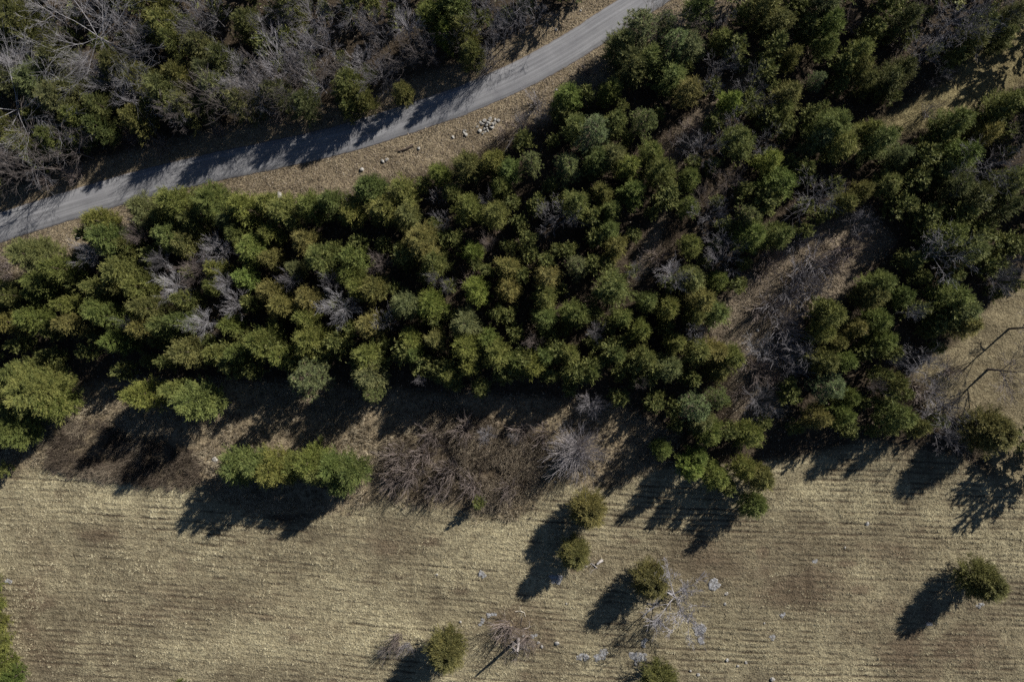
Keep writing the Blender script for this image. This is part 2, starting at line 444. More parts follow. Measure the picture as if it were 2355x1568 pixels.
# road: crowned strip with a ragged edge and a low shoulder
rd = random.Random(4)
verts, faces, lane = [], [], []
dist = 0
pts = []
for i in range(len(RC) - 1):
    a_, b_ = RC[i], RC[i + 1]
    k = max(1, int((b_ - a_).length / 0.8)) if abs(a_.x) < 115 else 1
    for s in range(k): pts.append(a_.lerp(b_, s / k))
ACR = [(-2.62, -0.03), (-2.58, 0.035), (-1.3, 0.06), (0, 0.075), (1.3, 0.06), (2.58, 0.035), (2.62, -0.03)]
for i, p in enumerate(pts):
    t = (pts[min(i + 1, len(pts) - 1)] - pts[max(i - 1, 0)]).normalized(); n = Vector((-t.y, t.x, 0))
    if i: dist += (p - pts[i - 1]).length
    jl = 0.10 * mn.noise(Vector((dist * 0.35, 0, 0))) + rd.uniform(-0.04, 0.04); jr = 0.10 * mn.noise(Vector((dist * 0.35, 9, 0))) + rd.uniform(-0.04, 0.04)
    for k, (o, z) in enumerate(ACR):
        oo = o + (jl if k < 2 else jr if k > 4 else 0)
        verts.append((p.x + n.x * oo, p.y + n.y * oo, z)); lane.append((o / 5.24 + 0.5, dist, 0))
    if i:
        for k in range(6):
            b0 = (i - 1) * 7 + k; faces.append((b0, b0 + 7, b0 + 8, b0 + 1))
me = bpy.data.meshes.new('road'); me.from_pydata(verts, [], faces)
at = me.attributes.new('lane', 'FLOAT_VECTOR', 'POINT'); at.data.foreach_set('vector', np.array(lane, dtype=np.float32).reshape(-1))
me.materials.append(M_ROAD); me.polygons.foreach_set('use_smooth', [True] * len(faces)); me.flip_normals()
r_ = link('road', me); r_['kind'] = 'structure'

# ------------------------------------------------------------------ conifer crowns
def cedar_crown(seed, h=10.0, R=3.0, fine=1.0, nb=300, conical=0.5, lobes=3, dens=1.0, leaders=3, lite=False):
    """many ascending boughs; each carries flat feathery sprays with leaflets on both sides"""
    rng = np.random.default_rng(seed)
    tops = [(0, 0, h)]
    for k in range(leaders):
        a = rng.uniform(0, 6.28); d = rng.uniform(0.25, 0.5) * R
        tops.append((d * math.cos(a), d * math.sin(a), h * rng.uniform(0.72, 0.92)))
    ph = rng.uniform(0, 6.28, 4)
    if lite: nb = int(nb * 0.30)
    P, D, L, Wd, Ti = [], [], [], [], []
    for i in range(nb):
        li = 0 if rng.random() < 0.45 else rng.integers(0, len(tops))
        cx, cy, th = tops[li]
        t = 0.04 + 0.93 * rng.random() ** 0.8
        z0 = th * t
        az = rng.uniform(0, 6.28)
        prof = (1 - t) ** conical * min(1, 0.55 + t * 2.6)
        Lr = R * (prof * (1.0 if li == 0 else 0.72) + 0.08)
        Lr *= 1 + 0.09 * math.sin(lobes * az + ph[0]) + 0.07 * math.sin((lobes + 2) * az + ph[1] + z0)
        Lr *= rng.uniform(0.72, 1.16) if leaders else rng.uniform(0.80, 1.06)
        el = math.radians(rng.uniform(10, 32) + 32 * t)
        d = np.array([math.cos(az) * math.cos(el), math.sin(az) * math.cos(el), math.sin(el)])
        n = max(4, int(Lr * (3.6 if lite else 7.0) * dens))
        s = rng.uniform(0.22, 1, n) ** 0.75
        bt = rng.random()
        side = np.array([-math.sin(az), math.cos(az), 0])
        spread = (0.05 + 0.34 * (1.05 - s)) * Lr * 0.72
        pos = np.array([cx * min(1, t * 1.8), cy * min(1, t * 1.8), z0]) + d * (s * Lr * 0.92)[:, None] + side * (rng.uniform(-1, 1, n) * spread)[:, None]
        pos[:, 2] += rng.uniform(-0.15, 0.10, n) - 0.10 * s * Lr * (1 - t)
        td = norm(d + side * rng.uniform(-0.65, 0.65, (n, 1)) + np.array([0, 0, 0.2]) + rng.normal(size=(n, 3)) * 0.2)
        k = 5 if lite else 8
        q = np.tile(np.arange(k) / k, n)
        pp = np.repeat(pos, k, 0); tt = np.repeat(td, k, 0)
        sd = norm(np.cross(tt, norm(rng.normal(size=(n, 3)) * 0.35 + np.array([0, 0, 1.0])).repeat(k, 0)))
        sg = np.where(np.tile(np.arange(k) % 2, n) > 0, 1.0, -1.0)[:, None]
        dd = norm(tt + sd * sg * 0.62 + rng.normal(size=(n * k, 3)) * 0.2)
        Ls = (rng.uniform(0.40, 0.72, n) * (1 + 0.5 * (s > 0.85))).repeat(k) * fine
        pp = pp + tt * (q * Ls)[:, None]
        P.append(pp); D.append(dd)
        if lite: L.append(rng.uniform(0.35, 0.58, n * k)); Wd.append(rng.uniform(0.16, 0.24, n * k))
        else: L.append(rng.uniform(0.16, 0.34, n * k) * (1.15 - 0.5 * q)); Wd.append(rng.uniform(0.042, 0.090, n * k))
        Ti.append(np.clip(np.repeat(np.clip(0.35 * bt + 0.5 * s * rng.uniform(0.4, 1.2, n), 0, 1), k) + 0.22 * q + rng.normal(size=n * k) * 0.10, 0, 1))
    P = np.concatenate(P); D = np.concatenate(D)
    P[:, 2] = np.maximum(P[:, 2], 0.12)
    V = blades(P, D, np.concatenate(L) * fine, np.concatenate(Wd) * fine, rng)
    if lite: return V, np.concatenate(Ti)
    return soup('crown', V, M_FOL, np.concatenate(Ti))

def pine_crown(seed, h=10.0, R=3.0):
    rng = np.random.default_rng(seed)
    P, D, L, Wd, Ti, seg = [], [], [], [], [], []
    nw = 15
    for w in range(nw):
        z0 = h * (0.28 + 0.70 * w / nw) + rng.uniform(-0.2, 0.2)
        nbr = rng.integers(4, 7)
        a0 = rng.uniform(0, 6.28)
        t = z0 / h
        for b in range(nbr):
            az = a0 + 6.28 * b / nbr + rng.uniform(-0.35, 0.35)
            Lr = R * (1.04 - t) ** 0.55 * rng.uniform(0.6, 1.15) + 0.15
            el = math.radians(rng.uniform(5, 25) + 45 * max(0, t - 0.6))
            d = np.array([math.cos(az) * math.cos(el), math.sin(az) * math.cos(el), math.sin(el)])
            side = np.array([-math.sin(az), math.cos(az), 0])
            o = np.array([0, 0, z0])
            seg.append((o, o + d * Lr, 0.05 * (1.1 - t) + 0.012, 0.012))
            n = max(3, int(Lr * 7))
            s = rng.uniform(0.3, 1, n)
            off = rng.uniform(-1, 1, n) * 0.38 * Lr * (1.1 - s * 0.5)
            pos = o + d * (s * Lr)[:, None] + side * off[:, None]; pos[:, 2] += rng.uniform(-0.1, 0.3, n)
            for q in range(n): seg.append((o + d * (s[q] * Lr * 0.75), pos[q], 0.016, 0.009))
            k = 15
            td = norm(d * 0.7 + side * np.sign(off)[:, None] * 0.4 + np.array([0, 0, 0.45]))
            dd = norm(np.repeat(td, k, 0) * 0.75 + rng.normal(size=(n * k, 3)) * 0.8)
            P.append(np.repeat(pos, k, 0)); D.append(dd)
            L.append(rng.uniform(0.20, 0.40, n * k)); Wd.append(rng.uniform(0.045, 0.085, n * k))
            Ti.append(np.clip(np.repeat(rng.random(n), k) * 0.6 + rng.random(n * k) * 0.4, 0, 1))
    V = blades(np.concatenate(P), np.concatenate(D), np.concatenate(L), np.concatenate(Wd), rng)
    return soup('crown', V, M_FOL, np.concatenate(Ti)), soup('branches', tubes(seg), M_CBARK)

def trunk_mesh(seed, h, r, mat):
    rng = random.Random(seed); segs = []; p = np.array([0, 0, -0.3]); n = 7
    for i in range(n):
        q = np.array([rng.uniform(-1, 1) * 0.05 * h / n, rng.uniform(-1, 1) * 0.05 * h / n, h * (i + 1) / n]) + p * np.array([1, 1, 0])
        segs.append((p, q, r * (1 - i / n) + 0.02, r * (1 - (i + 1) / n) + 0.02)); p = q
    return soup('trunk', tubes(segs, 6), mat)

CEDARS = []
for s in range(8):
    CEDARS.append((trunk_mesh(s, 9.0, 0.17, M_CBARK), cedar_crown(100 + s, conical=[0.62, 0.8, 0.5, 0.72, 0.58, 0.85, 0.52, 0.68][s], lobes=[3, 4, 2, 5, 3, 4, 2, 3, 5][s], leaders=[2, 3, 4, 1, 3, 2, 5, 4, 3][s])))
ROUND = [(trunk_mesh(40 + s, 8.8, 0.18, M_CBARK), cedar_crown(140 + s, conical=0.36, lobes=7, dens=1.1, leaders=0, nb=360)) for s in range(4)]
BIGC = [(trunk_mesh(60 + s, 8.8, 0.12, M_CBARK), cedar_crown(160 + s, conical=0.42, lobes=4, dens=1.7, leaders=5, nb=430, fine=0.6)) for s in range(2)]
LITE = [cedar_crown(180 + k, lite=True) for k in range(5)]
PINES = [(trunk_mesh(50 + s, 9.7, 0.16, M_CBARK), *pine_crown(200 + s)) for s in range(4)]

# ------------------------------------------------------------------ bare trees
def grow(rng, P, D, L, r, lvl, out, maxl, droop=0.0, wob=0.16, spread=0.75, nch=(3, 5), ratio=0.62, minr=0.011):
    n = 4 if lvl < maxl else 3
    p, d, rr = P, D, r
    kids = rng.randint(*nch) + (2 if lvl == 0 else 0)
    marks = sorted(rng.uniform(0.2, 1.0) for _ in range(kids))
    mi = 0
    r_end = max(minr * 0.7, r * 0.45)
    for i in range(n):
        d = (d + Vector((rng.gauss(0, wob), rng.gauss(0, wob), rng.gauss(0, wob * 0.7) + 0.05 - droop * (lvl > 0)))).normalized()
        q = p + d * (L / n)
        r1 = r + (r_end - r) * (i + 1) / n
        out.append((tuple(p), tuple(q), rr, r1))
        while lvl < maxl and mi < kids and marks[mi] <= (i + 1) / n:
            t = rng.uniform(0, 1)
            st = p.lerp(q, t)
            ax = d.orthogonal().normalized(); ax.rotate(Matrix.Rotation(rng.uniform(0, 6.28), 3, d))
            nd = (d + ax * rng.uniform(spread * 0.55, spread * 1.25)).normalized()
            grow(rng, st, nd, L * ratio * rng.uniform(0.65, 1.15), max(minr, rr * rng.uniform(0.38, 0.56)), lvl + 1, out, maxl, droop, wob, spread, nch, ratio, minr)
            mi += 1
        p, rr = q, r1
def bare_variant(seed, h=9.0, R=3.0, nlimb=6, tr=0.15, fork=0.3, maxl=3, e0=30, **kw):
    rng = random.Random(seed)
    th = h * fork
    tsegs = []
    p = Vector((0, 0, -0.2)); d = Vector((0, 0, 1))
    top = []
    for i in range(4):
        d = (d + Vector((rng.gauss(0, .05), rng.gauss(0, .05), 0.3))).normalized()
        q = p + d * ((h * 0.62 + 0.2) / 4)
        tsegs.append((tuple(p), tuple(q), tr * (1 - 0.2 * i), tr * (0.8 - 0.2 * i))); top.append((p.copy(), q.copy(), tr * (0.9 - 0.2 * i))); p = q
    trunk = soup('trunk', tubes(tsegs, 6), M_TWIG)
    limbs = []
    for k in range(nlimb):
        f = fork / 0.62 + (1 - fork / 0.62) * (k + 0.5) / nlimb
        i = min(3, int(f * 4)); st = top[i][0].lerp(top[i][1], f * 4 - i)
        az = k * 2.4 + rng.uniform(-0.3, 0.3)
        el = math.radians(rng.uniform(e0, e0 + 20) + 30 * (k / nlimb))
        d = Vector((math.cos(az) * math.cos(el), math.sin(az) * math.cos(el), math.sin(el)))
        out = []
        L = min(R * 1.0 / max(0.35, math.cos(el)), (h - st.z) / max(0.15, math.sin(el))) * rng.uniform(0.75, 1.0)
        grow(rng, st, d, L, top[i][2] * 0.62, 0, out, maxl, **kw)
        limbs.append(soup('limb', tubes(out), M_TWIG))
    return trunk, limbs
def fan_variant(seed, h=5.0, R=3.0, n=40, maxl=2, base=0.3, el=(35, 85)):
    rng = random.Random(seed); out = []
    for k in range(n):
        az = rng.uniform(0, 6.28); e = math.radians(rng.uniform(*el))
        d = Vector((math.cos(az) * math.cos(e), math.sin(az) * math.cos(e), math.sin(e)))
        L = min(R / max(0.3, math.cos(e)), h / math.sin(e)) * rng.uniform(0.7, 1.05)
        b = rng.uniform(0, base); a = rng.uniform(0, 6.28)
        grow(rng, Vector((b * math.cos(a), b * math.sin(a), -0.05)), d, L, 0.032, 1 + (maxl < 3), out, 2 + (maxl > 1), wob=0.10, spread=0.45, nch=(4, 7), ratio=0.5, minr=0.013)
    return soup('stems', tubes(out), M_TWIG)
BARE = [bare_variant(300 + s, nlimb=[6, 7, 5, 6][s], nch=(3, 5), maxl=3) for s in range(4)]
WHITE = [bare_variant(350, h=16, R=9.5, e0=-4, droop=0.03, nlimb=12, tr=0.30, fork=0.46, nch=(3, 5), ratio=0.58, minr=0.012, wob=0.12, spread=0.7),
         bare_variant(357, h=16, R=9.5, e0=-4, droop=0.03, nlimb=11, tr=0.30, fork=0.44, nch=(3, 5), ratio=0.58, minr=0.012, wob=0.12, spread=0.7)]
def star_variant(seed, R=3.5, n=24, th=5.6, h=9.5):
    rng = random.Random(seed); out = []; p = Vector((0, 0, -0.2))
    for i in range(5):
        q = Vector((rng.gauss(0, .06) + p.x, rng.gauss(0, .06) + p.y, -0.2 + (th + 0.2) * (i + 1) / 5)); out.append((tuple(p), tuple(q), 0.12 - 0.012 * i, 0.108 - 0.012 * i)); p = q
    tk = soup('trunk', tubes(out, 6), M_TWIG); ls = []
    for g_ in range(3):
        out = []
        for k in range(n // 3):
            az = (g_ + k * 3) * 2.4 + rng.uniform(-.3, .3); e = math.radians(rng.uniform(-4, 62))
            d = Vector((math.cos(az) * math.cos(e), math.sin(az) * math.cos(e), math.sin(e)))
            grow(rng, p - Vector((0, 0, rng.uniform(0, 0.9))), d, min(R / max(0.3, math.cos(e)), (h - th) / max(0.15, math.sin(e))) * rng.uniform(0.75, 1.05), 0.030, 1, out, 3, wob=0.12, spread=0.6, nch=(6, 9), ratio=0.5, minr=0.009)
        ls.append(soup('limb', tubes(out), M_TWIG))
    return tk, ls
STAR = [star_variant(430), star_variant(431, n=18), star_variant(432, n=30)]
BUSH = fan_variant(440, h=6.5, R=4.6, n=270, base=0.8, el=(12, 89))
OAK = [bare_variant(470, h=9, R=4.6, nlimb=9, tr=0.26, fork=0.24, maxl=3, e0=14, nch=(4, 6), ratio=0.56, minr=0.021, wob=0.15, spread=0.7),
       bare_variant(474, h=9, R=4.6, nlimb=7, tr=0.24, fork=0.28, maxl=3, e0=22, nch=(3, 5), ratio=0.56, minr=0.018, wob=0.12, spread=0.65)]
FAN = [fan_variant(400), fan_variant(401, n=34), fan_variant(402, h=4, n=30)]
SHRUB = [fan_variant(410 + s, h=2.6, R=2.4, n=38, base=0.9, el=(25, 80)) for s in range(3)]

# ------------------------------------------------------------------ planting
RNG = random.Random(77)
KCOL = {'g': ((0.118, 0.156, 0.046), 'green', 0.3), 'b': ((0.165, 0.220, 0.052), 'bright green', 0.3), 'y': ((0.158, 0.184, 0.052), 'yellow-olive', 0.38),
        'r': ((0.166, 0.166, 0.058), 'rusty olive', 0.7), 'o': ((0.110, 0.126, 0.042), 'dark olive', 0.4), 'd': ((0.078, 0.100, 0.038), 'dark green', 0.3),
        'q': ((0.142, 0.168, 0.074), 'grey-green', 0.3), 'p': ((0.190, 0.225, 0.095), 'pale green', 0.15), 'i': ((0.094, 0.098, 0.038), 'dark olive', 0.5)}
BCOL = {'w': ((0.31, 0.30, 0.305), 'whitish'), 'n': ((0.18, 0.17, 0.175), 'grey'), 'k': ((0.17, 0.14, 0.125), 'brown'), 'l': ((0.275, 0.262, 0.27), 'pale grey'), 'x': ((0.15, 0.13, 0.12), 'dark')}
LAND = [(60, 60, 'by the top left corner'), (50, 330, 'at the left edge above the road'), (290, 130, 'near the big white-limbed tree'), (330, 300, 'above the road\'s left stretch'),
        (560, 230, 'in the grey upper-left woods'), (560, 60, 'along the top edge, left part'), (820, 210, 'just above the shaded road'), (800, 50, 'top edge, left of the middle'),
        (1050, 110, 'left of the upper road bend'), (1250, 20, 'above the upper road bend'), (1480, 110, 'right of the road\'s top end'), (1160, 360, 'below the roadside rock heap'),
        (1370, 300, 'right of the rock heap'), (450, 500, 'lining the road\'s left stretch'), (250, 520, 'lining the road, far left'), (750, 480, 'below the mid-left roadside'),
        (950, 450, 'below the lone roadside rocks'), (1700, 60, 'along the top, right of the road'), (1880, 130, 'in the dark upper right wood'), (2120, 90, 'left of the upper grass strip'),
        (2300, 60, 'by the top right corner'), (1700, 260, 'beside the narrow upper clearing'), (1900, 320, 'below the dark upper wood'), (2150, 330, 'below the upper grass strip'),
        (1650, 520, 'on the left rim of the shrub clearing'), (1850, 440, 'above the brown shrub clearing'), (2200, 480, 'in the dark right-hand wood'), (1380, 480, 'in the upper middle wood'),
        (1180, 560, 'near the twin grey treetops'), (60, 620, 'at the far left of the wood'), (60, 760, 'left end of the wood\'s lower side'), (60, 920, 'left of the lower shadows'), (260, 640, 'left of the white saplings'),
        (420, 620, 'among the white saplings'), (420, 770, 'below the white saplings'), (620, 640, 'right of the white saplings'), (640, 780, 'by the wood\'s lower left edge'), (330, 910, 'standing in the lower left shadow'),
        (850, 600, 'in the middle-left wood'), (850, 860, 'on the lower edge, left of middle'), (1000, 680, 'just left of the picture\'s centre'), (1020, 830, 'on the lower edge below centre'),
        (1240, 700, 'just right of the picture\'s centre'), (1280, 860, 'on the lower edge, right of centre'), (1450, 620, 'mid wood, left of the clearing'), (1500, 760, 'lower left of the shrub clearing'),
        (1600, 860, 'below the shrub clearing'), (1600, 980, 'at the wood\'s lower right corner'), (1720, 720, 'inside the brown shrub clearing'), (1900, 760, 'right of the shrub clearing'),
        (1930, 930, 'above the long field shadows'), (2100, 950, 'above the lower right field'), (2050, 760, 'in the wood left of the meadow'), (2250, 720, 'beside the right-hand meadow'), (2280, 960, 'below the right-hand meadow'),
        (1700, 1100, 'on the field corner tip'), (680, 1090, 'in the clump in the field'), (1310, 1050, 'beside the fan-shaped grey tree'), (1340, 1230, 'in the open straw field, centre'),
        (1530, 1350, 'in the stony lower field'), (1000, 1480, 'near the bottom edge'), (2250, 1330, 'alone in the right field'), (5, 1350, 'along the lower left edge'), (1100, 1150, 'beside the weed thickets'), (1190, 1440, 'by the field stones')]
RECS = []          # (root, key words, u, noun)
def reg(root, u, v, adj, noun, cat, group, region=None):
    root['category'] = cat; root['group'] = group
    d = min(LAND, key=lambda l: (l[0] - u) ** 2 + ((l[1] - v) * 1.15) ** 2)
    RECS.append((root, adj, noun, region or d[2], u, v))

def place(u, v, hc):
    x, y = F(u, v); k = (H - hc) / H
    return x * k, y * k
def tree_root(name, x, y, rz, sc):
    o = bpy.data.objects.new(name, None); COL.objects.link(o)
    o.location = (x, y, gz(x, y)); o.rotation_euler = (0, 0, rz); o.scale = sc
    o.empty_display_size = 1
    return o
def sizeword(w, a, b): return 'small' if w < a else ('large' if w > b else 'medium-sized')
def con_h(wm): return min(10.2, max(2.8, 2.9 + 1.12 * wm)) * RNG.uniform(0.90, 1.10) if wm > 3.2 else max(1.5, 1.7 * wm)
under = []
def understorey(u, v, wm):
    h = con_h(wm) * 0.95; hc = h * 0.52; x, y = place(u, v, hc); s = wm * (H - hc) / H * 1.22 / 6.0
    V, t = LITE[RNG.randrange(5)]; a = RNG.uniform(0, 6.28); ca, sa = math.cos(a), math.sin(a)
    Q = np.empty_like(V); Q[..., 0] = (V[..., 0] * ca - V[..., 1] * sa) * s + x; Q[..., 1] = (V[..., 0] * sa + V[..., 1] * ca) * s + y; Q[..., 2] = V[..., 2] * h / 10 + gz(x, y)
    under.append((Q, t))
def conifer(u, v, wm, code, h=None, margin=False):
    pine = code == 'p'
    if h is None: h = con_h(wm)
    if code == 'i': h = 1.2 + 1.02 * wm
    elif 680 < v < 800 and 130 < u < 480 and wm > 3: h += 2.8
    elif 700 < v < 990 and 150 < u < 1600 and wm > 3: h += 2.0 if v > 750 else 1.2
    hc = h * 0.52
    x, y = place(u, v, hc)
    wr = wm * (H - hc) / H * 1.26
    var = RNG.choice(PINES if pine else CEDARS)
    if code == 'i': var = RNG.choice(ROUND)
    elif not pine and wm > 6.9: var = RNG.choice(BIGC)
    s = wr / 6.0
    root = tree_root('pine_tree' if pine else 'cedar_tree', x, y, RNG.uniform(0, 6.28), (s * RNG.uniform(0.93, 1.07), s * RNG.uniform(0.93, 1.07), h / 10.0))
    c, cname, rust = KCOL[code]
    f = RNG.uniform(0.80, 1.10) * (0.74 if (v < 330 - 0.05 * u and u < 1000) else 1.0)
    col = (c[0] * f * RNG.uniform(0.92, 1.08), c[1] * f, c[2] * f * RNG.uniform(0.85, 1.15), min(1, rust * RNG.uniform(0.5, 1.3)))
    link('trunk', var[0], root)
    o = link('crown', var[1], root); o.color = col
    if pine: link('branch_work', var[2], root).name = 'branches'
    if margin: reg(root, u, v, cname, 'pine' if pine else 'cedar', 'tree', 'trees of the margin', 'just outside the photo')
    else: reg(root, u, v, f"{sizeword(wm, 4.0, 6.3)} {cname}", 'pine' if pine else 'cedar', 'tree', 'pines in the wood' if pine else 'cedars of the wood and field')
    return root
def bare(u, v, wm, code, h=None, kind='tree', base=False):
    c, cname = BCOL[code]
    f = RNG.uniform(0.85, 1.15); col = (c[0] * f, c[1] * f, c[2] * f, 1)
    if kind == 'tree':
        h = h or min(10.5, max(4.0, 3.8 + 0.9 * wm)) * RNG.uniform(0.92, 1.08)
        x, y = F(u, v) if base else place(u, v, h * 0.68)
        tr, limbs = RNG.choice(BARE); s = wm / 6.6
        root = tree_root('bare_tree', x, y, RNG.uniform(0, 6.28), (s, s, h / 9.0))
        link('trunk', tr, root).color = col
        for l in limbs: link('limb', l, root).color = col
        reg(root, u, v, f"{sizeword(wm, 5, 7.2)} {cname} leafless", 'tree', 'tree', 'leafless trees')
    elif kind == 'star':
        h = h or RNG.uniform(7.6, 9.2)
        x, y = place(u, v, h * 0.72); tr, limbs = RNG.choice(STAR); s = wm / 6.0 * 0.82
        root = tree_root('bare_tree', x, y, RNG.uniform(0, 6.28), (s, s, h / 9.5))
        link('trunk', tr, root).color = col
        for l in limbs: link('limb', l, root).color = col
        reg(root, u, v, f"{sizeword(wm, 3.6, 5.4)} {cname} star-shaped leafless", 'tree', 'tree', 'leafless trees')
    elif kind == 'bush':
        x, y = place(u, v, 3.0); s = wm / 9.6
        root = link('bare_shrub', BUSH); root.location = (x, y, gz(x, y)); root.scale = (s, s, 1.0); root.color = (0.33, 0.305, 0.305, 1)
        reg(root, u, v, 'dense fan-shaped pale grey leafless', 'bush', 'shrub', 'leafless shrubs')
    elif kind == 'oak':
        x, y = F(u, v) if base else place(u, v, h * 0.6)
        tr, limbs = OAK[1 if base else 0]; s = wm / 9.6
        root = tree_root('bare_tree', x, y, RNG.uniform(0, 6.28), (s, s, h / 9.0))
        link('trunk', tr, root).color = col
        for l in limbs: link('limb', l, root).color = col
        reg(root, u, v, f"wide-branching {cname} leafless", 'tree', 'tree', 'leafless trees')
    elif kind == 'white':
        x, y = F(u, v) if base else place(u, v, h * 0.6)
        tr, limbs = WHITE[0 if u > 200 else 1]; s = wm / 15.0
        root = tree_root('bare_tree', x, y, RNG.uniform(0, 6.28), (s, s, h / 16.0))
        link('trunk', tr, root).color = col
        for l in limbs: link('limb', l, root).color = col
        reg(root, u, v, f"spreading {cname} leafless", 'tree', 'tree', 'leafless trees')
    else:
        src, hh, nm, noun = (FAN, 5.0, 'bare_sapling', 'sapling') if kind == 'fan' else (SHRUB, 2.6, 'bare_shrub', 'shrub')
        h = h or (0.75 * wm + 1.0 if kind == 'fan' else 0.42 * wm + 1.1)
        x, y = F(u, v) if base else place(u, v, h * 0.6)
        s = wm / 6.3 if kind == 'fan' else wm / 5.0
        root = link(nm, RNG.choice(src)); root.location = (x, y, gz(x, y)); root.rotation_euler = (0, 0, RNG.uniform(0, 6.28)); root.scale = (s, s, h / hh); root.color = col
        reg(root, u, v, f"{sizeword(wm, 3.6, 5.4)} {cname} leafless", noun, 'shrub' if kind != 'fan' else 'sapling', 'leafless saplings' if kind == 'fan' else 'leafless shrubs')
    return root

